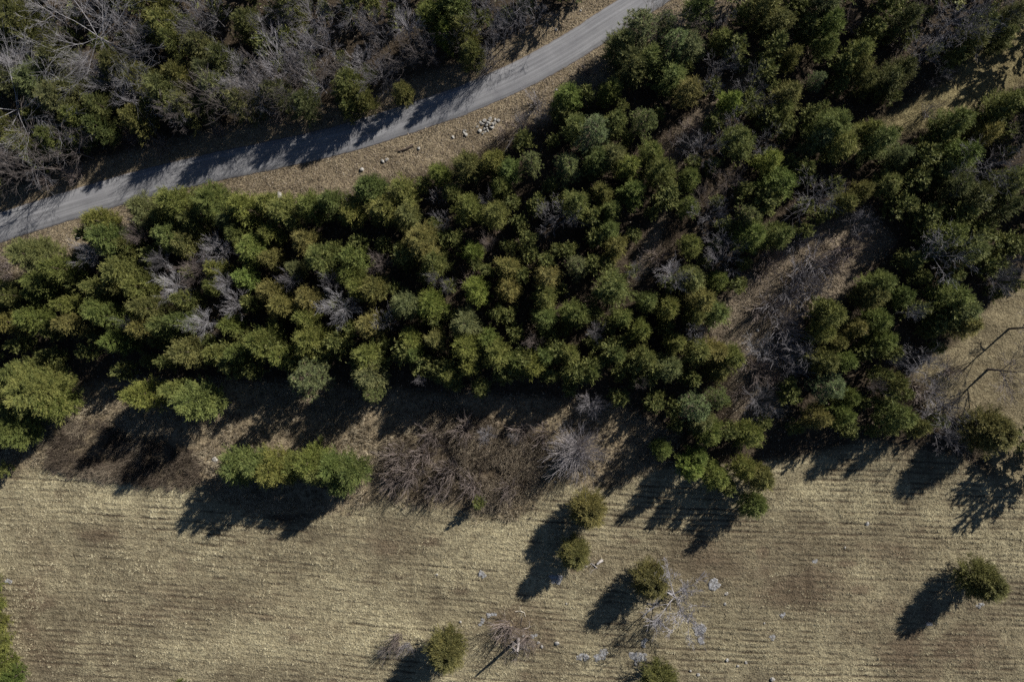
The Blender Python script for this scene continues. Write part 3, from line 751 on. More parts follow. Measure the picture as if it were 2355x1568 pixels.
CON = {
'A': "180,170,340,o;60,60,240,d;90,300,260,g;1050,70,240,o;1150,190,230,y;1190,290,170,g;280,590,300,q;430,700,280,q;550,820,230,g;100,560,220,q;690,880,190,g;520,640,200,q;1150,640,260,q;1240,530,220,o;1500,620,260,q;1680,720,230,q;1390,330,190,q;950,830,230,o;1310,750,220,q;700,740,220,o;1900,650,200,q;2100,720,210,q;60,900,220,d;180,1000,220,o;380,960,200,g;1560,430,200,d;820,470,220,d;980,560,200,o;420,440,240,d;1850,330,180,d;2010,40,220,o;1440,520,180,q;1720,180,200,d;700,1540,210,y;1230,1410,270,y;1120,1500,180,g;1480,1400,290,g;1690,1440,240,y;1850,1410,180,y;1960,1460,230,y;2150,1430,220,g;2290,1400,190,g;1330,1520,200,o;1600,1530,200,d;990,1440,190,q;1010,1530,160,q",
'B': "640,120,200,b;780,60,260,g;840,230,220,o;720,240,170,b;900,380,190,o;60,600,230,g;150,700,160,o;60,760,140,g;420,640,150,o;2050,220,300,p;2230,180,200,p;2290,320,240,p;1930,320,210,q;1990,450,230,d;2120,420,200,g;2270,540,220,g;1560,680,210,b;1690,660,140,y;1850,640,160,g;1510,780,140,g;1250,970,140,g;1740,930,280,p;1890,850,180,g;2080,850,210,p;1620,890,180,g;1860,1080,220,q;1980,1150,190,y;2130,1060,180,g;2190,1200,200,o;1760,1120,200,g;870,1150,210,o;1040,1120,180,y;1150,1180,170,g;680,1200,150,y;1310,1130,160,p;1560,1160,200,p;1090,1290,150,g;200,1310,230,g;420,1320,220,y;560,1280,120,q;300,1450,220,y;460,1490,200,q;70,1480,180,y;60,1400,120,o;880,1440,220,y;1060,1480,190,y;1170,1390,120,g;1620,1410,220,g;1350,1410,140,g;1850,1450,170,g;2000,1330,200,g;1800,1330,150,o;2250,1350,190,d;1730,1500,160,d;760,1330,130,d;1230,1540,130,d;1580,800,120,y",
'C': "120,50,230,g;40,340,200,q;30,640,190,r;260,280,150,y;400,100,130,o;560,60,220,o;650,170,200,o;780,60,180,d;960,50,230,q;1000,170,200,g;850,200,160,d;980,330,160,g;1190,370,190,y;1210,480,160,o;1100,460,170,d;1500,490,210,d;1400,560,230,d;1250,570,170,o;910,570,130,p;330,710,180,b;720,660,190,o;690,770,160,y;700,880,140,y;870,800,140,g;1010,890,280,g;1080,1010,220,y;930,970,190,q;1270,900,170,y;1340,980,230,g;1440,930,120,g;1480,1080,180,q;1400,1270,190,y;370,990,210,g;590,1110,190,b;660,1280,270,g;560,1400,200,d;960,1480,140,r;1220,1320,150,o;1110,1400,160,o;440,1510,200,p;40,1240,150,g;40,1430,150,y;1850,850,220,g;1780,930,180,d;2220,730,210,y;2100,820,170,d;1900,1080,250,g;2230,1270,200,q;1750,1180,200,d;1850,1300,220,d;1980,1380,240,d;2200,1420,220,d;2080,920,180,r;1550,130,180,q;1430,50,190,d;2250,120,180,q;1990,290,200,o;2190,260,180,o;2060,180,170,d;1300,230,170,d;620,330,180,d;740,400,150,o;350,330,180,d;560,500,180,d;450,700,160,d;580,820,150,d;1640,1080,200,d;1600,1250,190,d;1500,1420,180,d;1650,1500,190,d;1900,1490,200,d;2330,700,180,d;820,1180,160,d;200,850,140,d",
'D': "250,200,280,q;420,290,270,g;300,380,220,g;270,460,160,g;110,470,200,o;30,560,150,o;90,650,200,r;250,640,220,g;370,725,130,g;490,540,160,y;520,670,180,r;680,420,200,y;860,310,270,y;980,420,230,y;830,420,150,o;700,550,160,g;760,610,200,g;830,790,170,g;1290,500,160,g;1050,560,190,o;1020,700,200,r;1170,680,190,g;1270,640,160,g;1100,790,120,y;780,90,260,g;620,60,150,d;900,130,150,o;1180,60,240,g;1290,110,190,o;1060,190,160,d;1500,290,170,y;1480,400,150,y;1690,350,180,b;1740,530,130,g;1740,160,210,b;1870,220,160,r;1640,50,180,g;1860,50,170,y;1880,440,170,r;1960,540,200,r;2130,500,200,r;2100,620,190,y;2220,220,240,g;2110,90,190,r;2040,290,150,q;1300,860,200,r;1500,870,180,y;1660,870,170,g;1820,790,230,g;1960,890,180,y;1590,680,160,y;1640,740,110,g;2150,780,220,y;1440,790,120,g;2140,1030,290,p;2240,920,120,b;1000,1150,220,y;1230,1120,170,y;1380,1190,270,y;270,1130,400,y;130,1020,230,g;90,1180,250,g;100,1390,290,g;380,1220,230,g;610,860,130,d;1150,920,130,d;340,880,130,d",
'E': "70,210,220,g;50,330,190,g;290,120,120,b;230,430,190,r;110,420,190,y;560,100,280,r;640,230,210,g;600,330,140,g;430,210,170,d;900,170,160,b;920,240,120,y;1130,120,90,b;1150,280,180,r;930,440,180,b;1150,430,180,r;1080,590,140,y;1480,160,110,g;1420,240,140,g;1620,270,180,p;1420,350,200,r;1410,470,180,y;1870,420,260,g;1760,80,150,d;1890,130,180,r;1840,30,160,g;450,540,190,q;620,540,210,b;650,640,130,b;860,670,210,q;1400,630,170,g;1440,750,120,b;1610,600,190,g;1930,630,170,g;2060,710,160,y;2110,510,160,g;2250,560,160,y;2240,690,120,y;1740,800,120,y;190,680,210,r;50,690,120,g;330,620,90,g;190,880,220,y;310,800,120,y;200,1020,220,q;220,1140,150,p;480,770,150,y;510,870,160,g;650,780,150,r;730,1010,150,y;640,960,140,y;780,1070,120,r;870,830,210,y;880,960,160,y;1070,870,190,y;1010,780,170,g;960,1110,140,b;1320,960,170,y;1400,890,160,g;1570,870,150,y;1580,1000,150,y;1570,1110,120,y;1720,1000,150,g;1440,1020,130,y;1210,930,160,g;1890,880,160,g;1910,1000,130,g;1920,1180,140,g;1940,780,120,y;2090,910,180,y;2240,960,190,q;2150,1210,140,g;2220,1530,150,g;1240,330,130,d;770,80,150,d;1290,80,150,d;1730,250,140,d;1200,730,130,d;1010,300,110,d;1760,600,120,d;1840,680,120,d;2050,1050,150,d;2300,800,150,y",
'F': "60,360,200,q;120,500,220,r;230,590,190,g;80,620,160,o;250,370,150,g;370,390,130,g;430,250,100,g;460,60,230,g;650,60,200,g;530,120,120,g;830,30,130,y;50,130,150,y;100,860,200,y;210,870,190,r;340,900,180,y;250,990,180,o;60,1040,140,g;80,1240,220,p;230,1170,180,p;180,1400,190,g;130,1340,160,q;290,1200,90,y;470,1430,200,y;560,1340,110,g;1340,390,200,g;1290,480,190,o;1500,480,150,g;1340,640,170,g;1370,780,170,g;1430,860,130,r;1000,610,220,g;1180,690,170,r;950,730,170,y;960,540,140,g;960,920,200,o;1110,930,170,g;1000,1100,220,p;1130,1170,150,g;920,1310,170,r;1080,1290,200,g;1120,1370,130,g;730,1150,140,g;1360,1020,130,d;1450,1060,150,o;1390,1170,150,d;1240,1200,110,o;1470,1300,230,g;1610,1370,150,o;1410,1370,140,y;2110,1410,290,i;1840,480,240,g;1900,580,240,q;1950,680,190,r;1800,620,200,d;2260,400,130,d;1630,350,130,g;1570,230,160,d;1800,50,260,g;1950,170,220,q;2000,60,200,d;1250,850,130,d;1530,1150,110,o;1600,560,160,d;1720,680,160,d;2100,260,180,d;2230,120,200,d;1050,800,150,o;720,1080,120,o",
'G': "10,110,110,g;-110,920,150,y;-115,1060,170,y;-100,1200,170,y;-90,1340,190,y;-30,1460,170,y;40,1570,190,g;1650,80,270,g;1780,70,230,g;1890,100,270,y;2020,80,170,g;2140,60,250,y;2190,120,200,y;2290,90,240,g;1240,1580,70,b",
'H': "70,110,230,g;0,200,190,g;1700,380,225,i;1610,680,205,i;940,330,100,b;2140,870,235,i;725,1350,262,i;2200,1570,240,i",
'I': "60,80,180,b;230,150,190,y;300,220,140,y;530,150,200,o;420,90,150,y;480,340,180,g;100,10,160,g;2060,870,268,i",
}
BARES = {
'A': "300,60,330,l;1370,190,250,n;1460,90,250,n;1620,520,300,l;1700,60,220,n;1880,190,220,n;1950,440,270,l;2150,140,300,n;2260,300,260,l;2010,570,240,n;2190,560,200,l;1000,700,250,l;1240,800,200,n;1780,660,240,l;1100,370,260,l;760,580,220,l;60,1050,200,l;2100,350,250,n;1300,30,220,n;1590,230,230,n;440,220,200,n;130,420,250,l;820,180,220,l;600,480,200,n;1480,740,220,n;340,760,180,n;950,300,220,n;560,40,240,l;1960,50,200,n;640,960,200,n",
'B': "60,60,250,n;450,170,200,l;300,260,180,n;140,440,220,l;430,380,210,l;270,520,250,n;1000,60,260,n;1200,80,260,n;1340,100,230,n;1120,230,190,n;1050,190,170,n;200,160,180,n;920,120,160,n;1050,360,150,n;1410,1500,170,n;1540,1490,180,n;370,60,170,n;660,1360,120,n;580,300,160,n",
'C': "180,590,170,n;460,590,190,n;280,440,180,n;350,850,170,n;140,1040,200,n;900,1360,240,n;1000,1300,150,n;1900,110,330,n;2010,220,280,n;1650,370,230,n;1800,240,250,n;2100,1150,320,n;180,1480,200,n;570,990,160,n;2300,900,180,k;1780,520,130,n;1210,1540,150,n;150,150,200,k;300,90,160,n;130,1370,170,k;300,1250,160,k;1650,60,200,k;2200,60,200,n;530,740,130,n;1900,1250,200,n",
'F': "230,100,190,n;250,230,180,n;370,130,120,n;1770,190,280,l;1700,1000,260,n;1790,1290,230,n;1800,1460,150,n;550,860,150,l;790,860,220,n;1620,910,180,l",
}
FANS = {
'A': "900,560,140,l;1560,600,150,l;2020,440,150,n",
'B': "700,1530,130,n;1380,790,120,n;1240,830,110,n;1000,1380,100,n",
'D': "1200,400,220,w;1510,150,210,l;1610,520,190,l;1410,660,180,w;640,190,160,l;1340,300,220,k;1560,380,130,l;900,670,100,n;2000,360,130,n;2280,380,120,n;2335,545,240,w;1100,230,130,n;940,50,150,k",
'E': "2290,340,200,l;1720,1220,170,n;300,640,150,l;740,410,110,n;270,250,140,k;2030,300,120,n;1010,110,110,k;550,1060,70,n;1010,1430,120,n;1190,1450,80,n;1330,800,120,k;1760,720,120,n;2060,1080,90,k;640,360,100,n",
'F': "90,720,130,l;1580,590,110,l;1480,920,90,n;1330,1090,110,k;500,810,160,w;2190,380,180,n;540,1200,220,n;2250,260,140,n",
'H': "380,1330,130,k",
}
SHRUBS = {
'F': "850,320,260,n;780,430,290,n;930,430,250,n;650,540,230,n;720,700,260,n;690,860,240,n;620,200,230,k;950,230,280,n;1150,150,250,k;1050,260,200,k;760,970,190,n;560,560,200,k;560,1000,200,k;1750,1150,210,n;1850,1250,240,n;1660,1110,180,k;480,930,160,k;430,1150,150,k;560,300,200,k;800,80,200,n;1880,990,180,k;1950,1450,150,n;700,620,180,n;640,1050,150,k",
'C': "1450,200,180,k;1160,150,200,k;1500,300,180,k;60,880,160,k;20,1000,160,n;2180,1000,220,k;1720,760,160,q",
'E': "1250,1420,170,k;850,1400,220,k;620,1440,220,k;1400,1440,200,k;2180,200,180,k;1350,100,100,k;880,360,130,k",
'B': "1250,860,180,k;1350,700,170,n;1130,920,150,k;1700,480,150,k;1000,470,150,n;50,1420,130,l;2220,1070,150,k;2300,950,130,k",
'D': "20,240,150,k;30,330,130,k;950,20,120,k;650,1250,0,k",
'A': "1500,900,160,k;1100,1000,170,o;900,950,150,k;500,1200,150,k;300,1250,150,k;1900,800,160,k",
'H': "1150,1220,230,k;1290,1300,170,k;380,30,230,k;470,140,230,k;760,130,240,k;900,230,200,k;650,240,200,k;1150,240,170,k;560,20,220,k;350,200,200,k;380,1280,150,k;450,1330,120,n;300,1360,100,x;2200,1170,150,n",
}
BCOL['q'] = BCOL['n']; BCOL['o'] = BCOL['k']
def each(tbl):
    for t, s in tbl.items():
        for e in s.split(';'):
            x, y, w, c = e.split(',')
            if float(w) > 0: yield (*T(t, float(x), float(y)), float(w) * ZM, c)
CL = list(each(CON))
rank = sorted((i for i, e in enumerate(CL) if e[3] != 'p'), key=lambda i: -(CL[i][2] * (0.72 if CL[i][3] == 'd' else 1.0)))
big = set(rank[:292])
for i, (u, v, w, c) in enumerate(CL):
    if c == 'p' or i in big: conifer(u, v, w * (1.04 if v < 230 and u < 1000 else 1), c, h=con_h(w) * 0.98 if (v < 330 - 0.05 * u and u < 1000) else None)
    else: understorey(u, v, w)
for k_, (u, v, w, c) in enumerate(each(BARES)):
    if v < 330 and u < 1000 and k_ % 5 == 4: continue
    if v < 330 and u < 1000 and k_ % 2: bare(u, v, w * 1.08, c, kind='star', h=RNG.uniform(6.5, 9))
    else: bare(u, v, w, c)
# slim tall trees on the bank whose branch shadows cross the road
for u, v, wm, hh in [(505, 262, 6.5, 12.5), (570, 262, 7.5, 13.5), (640, 232, 7.0, 13.0), (455, 285, 5.5, 12.0), (700, 222, 6.0, 12.0), (790, 190, 6.5, 12.5), (930, 165, 6.0, 11.0), (985, 150, 5.5, 10.0), (1060, 128, 5.0, 9.5), (150, 395, 8.0, 13.5), (75, 420, 7.5, 13.0), (215, 365, 6.5, 12.0), (1290, 10, 6, 10.0)]:
    bare(u, v, wm, 'x', h=hh * 0.84, base=True)
for t_ in FANS:
    for u, v, w, c in each({t_: FANS[t_]}): bare(u, v, w, c, kind='fan' if t_ == 'H' else 'star')
bare(1326, 1042, 9.4, 'l', kind='bush')
for u, v, w, c in each(SHRUBS):
    o_ = bare(u, v, w * 1.12, c, kind='shrub'); o_.color = tuple(min(1, q_ * 1.35) for q_ in o_.color[:3]) + (1,)
bare(*T('A', 690, 240), 16.0, 'w', h=11.0, kind='white')
bare(*T('A', 60, 740), 18.0, 'w', h=10.5, kind='white')
# field tree with the long branching shadow, and the tall trees whose feet show at the right edge
bare(*T('H', 2310, 1010), 11.5, 'l', h=7.4, kind='oak')
bare(*T('F', 2250, 700), 9.0, 'x', h=10.5, base=True, kind='oak')
bare(*T('F', 2110, 980), 10.5, 'x', h=9.5, base=True, kind='oak')
bare(*T('F', 1935, 1300), 3.4, 'x', h=5.0, base=True)
bare(*T('B', 2130, 260), 6.0, 'x', h=11.0, base=True)

# trees just outside the view whose shadows or tips reach into it
MARG = "2420,60,90,d;2440,180,100,o;2480,-40,90,g;2330,-60,90,d;2210,-50,100,o;2080,-60,90,d;1960,-50,100,d;1840,-60,90,g;1720,-50,100,o;2400,280,90,d;2420,380,100,g;2440,480,90,d;2420,570,90,o;2400,1010,90,d;2430,1070,90,d;-50,300,100,d;-60,420,100,o;-60,180,90,g;-50,60,90,d;120,-60,100,o;260,-60,90,g;420,-60,90,d;560,-60,100,o;700,-55,90,d;840,-60,90,g;980,-60,90,o;1120,-60,90,d;1260,-60,90,d;1330,-45,70,g;-60,640,110,g;-70,760,110,o;-60,930,90,y;-60,1000,80,g;-50,820,80,o;2560,120,90,d;2540,340,90,d"
for e in MARG.split(';'):
    u, v, w, c = e.split(','); understorey(float(u), float(v), float(w) * FU)
for k_ in range(22):  # extra row added along the wood's lower edge to thicken its shadow band
    understorey(500 + k_ * 48 + RNG.uniform(-14, 14), 812 + 26 * math.sin(k_ * 1.9) + (20 if k_ > 8 else 0), RNG.uniform(4.4, 5.4))
occ = [(r[4], r[5]) for r in RECS if 'cedar' in r[2] or 'pine' in r[2]] 
frng = random.Random(31)
occA = np.array(occ)
nf = 0
for _ in range(5000):
    u, v = frng.uniform(-40, 2400), frng.uniform(-40, 1000)
    x, y = F(u, v)
    xa, ya = np.array([x]), np.array([y])
    if abs(sample(RSD, xa, ya)[0]) < (9 if sample(RSD, xa, ya)[0] > 0 else 12): continue
    if max(sample(W_[k_], xa, ya)[0] for k_ in ('straw', 'tall', 'mead', 'strip', 'verge')) > 0.05: continue
    if inpoly(xa, ya, CLEAR)[0] or (inpoly(xa, ya, CLEAR2)[0] and frng.random() < 0.6): continue
    if y < 0 and u < 1500 and v > 860: continue
    dd_ = np.hypot(occA[:, 0] - u, occA[:, 1] - v).min()
    if dd_ < 40: continue
    occA = np.vstack([occA, [u, v]])
    understorey(u, v, frng.uniform(2.4, 3.6)); nf += 1
    if nf > 150: break
UO = link('cedar_understorey', soup('cedar_understorey', np.concatenate([q[0] for q in under]), M_FOL, np.concatenate([q[1] for q in under])))  # small cedars, gap fillers and the row added for shade, joined
UO.color = (0.090, 0.116, 0.038, 0.35); UO['kind'] = 'stuff'

# ------------------------------------------------------------------ dead snag in the field
def snag():
    x, y = F(*T('H', 1222, 1268))
    root = tree_root('dead_tree', x, y, 0, (1, 1, 1))
    rng = random.Random(9)
    seg = []; p = Vector((0, 0, -0.2)); d = Vector((-0.06, 0.02, 1)).normalized()
    for i in range(6):
        q = p + (d + Vector((rng.gauss(0, .05), rng.gauss(0, .05), 0))).normalized() * 0.95
        seg.append((tuple(p), tuple(q), 0.34 - 0.03 * i, 0.31 - 0.03 * i)); p = q
    t = link('trunk', soup('trunk', tubes(seg, 8), M_TWIG), root); t.color = (0.33, 0.30, 0.285, 1)
    for k in range(7):
        z = 1.2 + k * 0.55; az = k * 2.2 + 2; el = rng.uniform(0.0, 0.6)
        out = []; grow(rng, Vector((0, 0, z)), Vector((math.cos(az) * math.cos(el), math.sin(az) * math.cos(el), math.sin(el))), rng.uniform(1.4, 2.6), 0.045, 1, out, 3, minr=0.012)
        l = link('limb', soup('limb', tubes(out), M_TWIG), root); l.color = (0.28, 0.25, 0.235, 1)
    root['label'] = 'broken dead tree with splintered limbs and a thick shadow in the field'; root['category'] = 'tree'
snag()
def fallen(name, label, cat, pts, r, col, twigs=0, seed=1):
    rng = random.Random(seed); P = [Vector((*F(*T(t, a, b)), 0)) for t, a, b in pts]
    for p in P: p.z = gz(p.x, p.y) + r * 0.8
    seg = [(tuple(P[i]), tuple(P[i + 1]), r * (1 - 0.5 * i / len(P)), r * (1 - 0.5 * (i + 1) / len(P))) for i in range(len(P) - 1)]
    root = tree_root(name, P[0].x, P[0].y, 0, (1, 1, 1)); root.location.z = P[0].z
    off = np.array(P[0])
    sh = [(tuple(np.array(a) - off), tuple(np.array(b) - off), c, d) for a, b, c, d in seg]
    o = link('stem', soup('stem', tubes(sh, 7), M_TWIG), root); o.color = (*col, 1)
    if twigs:
        out = []
        for k in range(twigs):
            i = rng.randrange(len(P) - 1); st = P[i].lerp(P[i + 1], rng.random()) - P[0]
            az = rng.uniform(0, 6.28); grow(rng, st, Vector((math.cos(az), math.sin(az), rng.uniform(0.1, 0.8))).normalized(), rng.uniform(0.5, 1.4), 0.03, 2, out, 3)
        o = link('twigs', soup('twigs', tubes(out), M_TWIG), root); o.color = (*[c * 0.8 for c in col], 1)
    root['label'] = label; root['category'] = cat
fallen('fallen_branch', 'curved pale fallen branch above the dead tree in the straw', 'branch', [('H', 1200, 1076), ('H', 1235, 1072), ('H', 1262, 1084), ('H', 1268, 1110)], 0.09, (0.5, 0.45, 0.36), 3, 3)
fallen('fallen_branch', 'dark fallen limb lying upright below the curved pale branch', 'branch', [('H', 1247, 1120), ('H', 1243, 1150), ('H', 1236, 1175)], 0.08, (0.12, 0.1, 0.08), 4, 4)
fallen('fallen_log', 'bleached white broken log beside the small round cedar', 'log', [('H', 1798, 722), ('H', 1778, 735), ('H', 1762, 750)], 0.26, (0.78, 0.72, 0.66), 0, 5)
fallen('fallen_branch', 'twiggy grey fallen branch between white log and round cedar', 'branch', [('H', 1762, 778), ('H', 1725, 745), ('H', 1690, 770)], 0.09, (0.34, 0.31, 0.29), 7, 6)
fallen('fallen_log', 'dark rotting log lying on the grass below the road', 'log', [('B', 495, 1006), ('B', 450, 1030), ('B', 400, 1045)], 0.22, (0.13, 0.10, 0.08), 2, 7)
fallen('fallen_log', 'short pale split log just below the dead tree', 'log', [('H', 1196, 1320), ('H', 1198, 1352)], 0.17, (0.62, 0.50, 0.42), 0, 8)
fallen('fallen_branch', 'thin pale bough lying over twigs right of the dead tree', 'branch', [('H', 1262, 1195), ('H', 1285, 1190), ('H', 1305, 1175)], 0.07, (0.46, 0.40, 0.35), 4, 9)
fallen('fallen_log', 'slender grey trunk fallen at the cedar edge by the roadside', 'log', [('B', 1185, 955), ('B', 1150, 1010), ('B', 1115, 1070)], 0.13, (0.30, 0.27, 0.25), 6, 10)

# ------------------------------------------------------------------ stones
import bmesh
def rock_mesh(seed):
    bm = bmesh.new(); bmesh.ops.create_icosphere(bm, subdivisions=2, radius=0.5)
    rng = random.Random(seed); off = Vector((rng.uniform(0, 50),) * 3)
    cuts = [(Vector((rng.gauss(0, 1), rng.gauss(0, 1), rng.gauss(0, 1))).normalized(), rng.uniform(0.28, 0.4)) for _ in range(7)]
    for v in bm.verts:
        for n, d in cuts:
            e = v.co.dot(n) - d
            if e > 0: v.co -= n * e
        v.co *= 1 + 0.30 * mn.noise(v.co * 2.5 + off)
        v.co.z *= 0.7
    me = bpy.data.meshes.new('rock'); bm.to_mesh(me); bm.free(); me.materials.append(M_ROCK)
    return me
ROCKS = [rock_mesh(s) for s in range(7)]
def rock(u, v, w, z=0.0, region=None, noun='rock', adj=None):
    x, y = F(u, v)
    o = link('rock', RNG.choice(ROCKS)); s = w * 1.15
    o.scale = (s * RNG.uniform(0.85, 1.15), s * RNG.uniform(0.8, 1.1), s * RNG.uniform(0.7, 1.0))
    o.rotation_euler = (RNG.uniform(-.4, .4), RNG.uniform(-.4, .4), RNG.uniform(0, 6.28))
    o.location = (x, y, gz(x, y) + z + s * 0.03)
    reg(o, u, v, adj or sizeword(w, 0.62, 0.85) + ' pale limestone', noun, 'rock', 'limestone rocks', region)
ZZ = 2354 / 400 * 1.0
def Z3(x, y): return (1250 + x / 5.8875) / 1.27443, (300 + y / 5.8875) / 1.27443
PILE = "1095,295,85,0;990,330,75,.1;1180,305,60,0;1240,318,65,0;965,375,60,0;1060,372,80,.3;1175,365,60,.1;1120,435,85,0;1035,405,60,.3;870,425,55,0;990,465,60,.1;915,505,80,0;1035,458,40,.2;1050,495,50,0;965,550,45,0;655,492,60,0;680,558,70,0;640,525,40,0;455,600,50,0;930,350,45,0;1140,385,50,.3;1085,330,55,.25;1010,510,40,0"
for e in PILE.split(';'):
    x, y, w, z = map(float, e.split(',')); rock(*Z3(x, y), w / 5.8875 * 0.06, z, 'in the roadside heap')
for t, x, y, w in [('B', 1070, 835, 0), ('B', 140, 1168, 32), ('B', 286, 1112, 28), ('B', 315, 1105, 26), ('B', 533, 1027, 26), ('B', 1480, 210, 20), ('A', 1920, 1352, 48), ('A', 1842, 1352, 18),
                   ('D', 545, 68, 40), ('B', 1210, 925, 16), ('B', 1228, 912, 12), ('B', 1080, 1050, 16), ('B', 1480, 625, 22), ('B', 1650, 75, 18), ('I', 300, 958, 30), ('I', 290, 1026, 22), ('I', 435, 1430, 22), ('I', 55, 1490, 22), ('I', 105, 1512, 24), ('I', 620, 1545, 34),
                   ('I', 305, 1415, 26), ('I', 1270, 477, 34), ('H', 1380, 1318, 26), ('H', 1360, 1290, 22), ('H', 1485, 1297, 32), ('H', 1255, 1245, 18), ('H', 2030, 1445, 20), ('H', 660, 825, 20), ('H', 820, 1152, 18),
                   ('I', 560, 1160, 16), ('I', 380, 1455, 20), ('G', 1485, 35, 40), ('H', 1550, 1025, 14), ('F', 515, 710, 24), ('H', 1475, 187, 16), ('I', 1120, 640, 16)]:
    if w: rock(*T(t, x, y), w * ZM, adj=sizeword(w * ZM, 0.6, 0.82) + ' pale limestone')

def outcrop(t, x, y, w, h, ang, label, seed):
    rng = random.Random(seed); X, Y = F(*T(t, x, y)); w *= ZM * 0.86; h *= ZM * 0.8
    root = tree_root('limestone_outcrop', X, Y, 0, (1, 1, 1)); root['label'] = label; root['category'] = 'rock outcrop'; root['group'] = 'bedrock showing through the grass'
    n = max(4, int(w * h * 2.4 + 2 * max(w, h)))
    for k in range(n):
        f = (k + 0.5) / n * 2 - 1
        px = f * w / 2 * 0.8 + rng.gauss(0, 0.1) * w; py = rng.uniform(-0.4, 0.4) * h
        a = math.radians(ang); qx, qy = px * math.cos(a) - py * math.sin(a), px * math.sin(a) + py * math.cos(a)
        r = rng.uniform(0.22, 0.44) * min(w, h) + 0.10
        nn = 11; vs = [(0, 0, 0.10)]; fs = []
        ph = rng.uniform(0, 9)
        for ring, (rr, zz) in enumerate(((0.6, 0.10), (0.95, 0.055), (1.08, -0.12))):
            for i in range(nn):
                b = 6.283 * i / nn; m = rr * r * (1 + 0.75 * mn.noise(Vector((math.cos(b) * 1.6 + ph, math.sin(b) * 1.6, k))))
                vs.append((m * math.cos(b), m * math.sin(b), zz + rng.uniform(-0.03, 0.03)))
        for i in range(nn):
            j = (i + 1) % nn; fs.append((0, 1 + i, 1 + j))
            for ring in (0, 1): fs.append((1 + ring * nn + i, 1 + (ring + 1) * nn + i, 1 + (ring + 1) * nn + j, 1 + ring * nn + j))
        me = bpy.data.meshes.new('slab'); me.from_pydata(vs, [], fs); me.materials.append(M_OUT)
        o = link('slab', me, root, (qx, qy, rng.uniform(-0.05, 0.0) + k * 0.004))
for i, a in enumerate([('H', 1482, 858, 80, 60, -10, 'grey limestone outcrop just below the small round cedar'), ('H', 970, 818, 46, 40, 0, 'small bluish outcrop in the straw, left of the twin cedars'),
          ('H', 1665, 1390, 90, 50, 0, 'left part of the long grey outcrop under branch shadows'), ('H', 1790, 1380, 130, 60, 5, 'wide grey outcrop under the ends of branch shadows'),
          ('H', 2050, 1390, 95, 70, 10, 'broad grey outcrop at the foot of the branching shadow'), ('H', 2085, 1300, 90, 36, 75, 'narrow grey outcrop strip leading up to the bare tree'),
          ('H', 1035, 1105, 80, 34, 15, 'shallow grey outcrop up and left of the dead tree'), ('H', 970, 1150, 60, 34, 80, 'narrow outcrop joining the shallow one from below'), ('H', 1325, 1243, 40, 30, 0, 'small grey outcrop right of the dead tree'),
          ('I', 215, 885, 62, 70, 20, 'light grey outcrop up right of the bare field tree'), ('I', 125, 1215, 76, 80, 0, 'knobbly grey outcrop below the bare field tree'), ('I', 130, 1285, 46, 44, 80, 'lower knob of the grey outcrop under the bare tree'),
          ('I', 690, 1105, 44, 34, 0, 'faint small outcrop mid-way across the stony field'), ('I', 615, 1252, 34, 46, 30, 'bright white little outcrop in green weeds'), ('I', 2045, 1037, 60, 34, -10, 'pale outcrop touching the foot of the lone round cedar'),
          ('G', 52, 876, 60, 34, 35, 'white stone outcrop at the lower left edge'), ('D', 480, 1240, 36, 34, 0, 'grey outcrop beside the big left cedar'), ('I', 1700, 1165, 44, 30, 0, 'dull outcrop at the tip of the lone cedar shadow'), ('I', 905, 735, 40, 34, 0, 'tiny grey outcrop in the upper part of the right field')]):
    outcrop(*a, seed=500 + i)

# ------------------------------------------------------------------ labels: size, colour, kind, place and, only where needed, an ordinal
ORD = ['', 'first', 'second', 'third', 'fourth', 'fifth', 'sixth', 'seventh', 'eighth', 'ninth', 'tenth', 'eleventh', 'twelfth']
keys = {}
for r in RECS: keys.setdefault((r[1], r[2], r[3]), []).append(r)
for (adj, noun, region), rs in keys.items():
    rs.sort(key=lambda r: r[4])
    for i, r in enumerate(rs):
        if len(rs) == 1: lab = f"{adj} {noun} {region}"
        elif len(rs) == 2: lab = f"{'left' if i == 0 else 'right'} one of two {adj} {noun}s {region}"
        else:
            o = ORD[i + 1] if i + 1 < len(ORD) else f"{i + 1}th"
            o = 'leftmost' if i == 0 else 'rightmost' if i == len(rs) - 1 else o + ' from left'
            lab = f"{o} of {adj} {noun}s {region}"
        r[0]['label'] = lab

# ------------------------------------------------------------------ ground vegetation nobody could count
nrng = np.random.default_rng(5)
def scatter(n, w, box=(-96, 96, -65, 65)):
    xs_ = nrng.uniform(box[0], box[1], n); ys_ = nrng.uniform(box[2], box[3], n)
    k = nrng.random(n) < np.clip(sample(w, xs_, ys_), 0, 1)
    k &= np.abs(sample(RSD, xs_, ys_)) > 2.75
    return xs_[k], ys_[k]
def blade_cloud(name, n, w, mat, hl, wd, tilt, bias=None, patch=None, box=(-96, 96, -65, 65)):
    x, y = scatter(n, w, box)
    if bias is not None:
        k = nrng.random(len(x)) < bias(x, y); x, y = x[k], y[k]
    m = len(x)
    az = nrng.uniform(0, 6.283, m); tl = np.radians(nrng.uniform(*tilt, m))
    if patch is not None: tl = tl * (1.1 - 0.35 * patch(x, y))
    D = np.stack([np.cos(az) * np.sin(tl), np.sin(az) * np.sin(tl), np.cos(tl)], 1)
    P = np.stack([x, y, gza(x, y) - 0.03], 1)
    L = nrng.uniform(*hl, m); Wd = nrng.uniform(*wd, m)
    V = blades(P, D, L, Wd, nrng)
    t = nrng.random(m) ** 1.1
    if patch is not None: t = np.clip(t * 0.5 + 0.75 * patch(x, y) - 0.1, 0, 1)
    o = link(name, soup(name, V, mat, t)); o['kind'] = 'stuff'
    return o
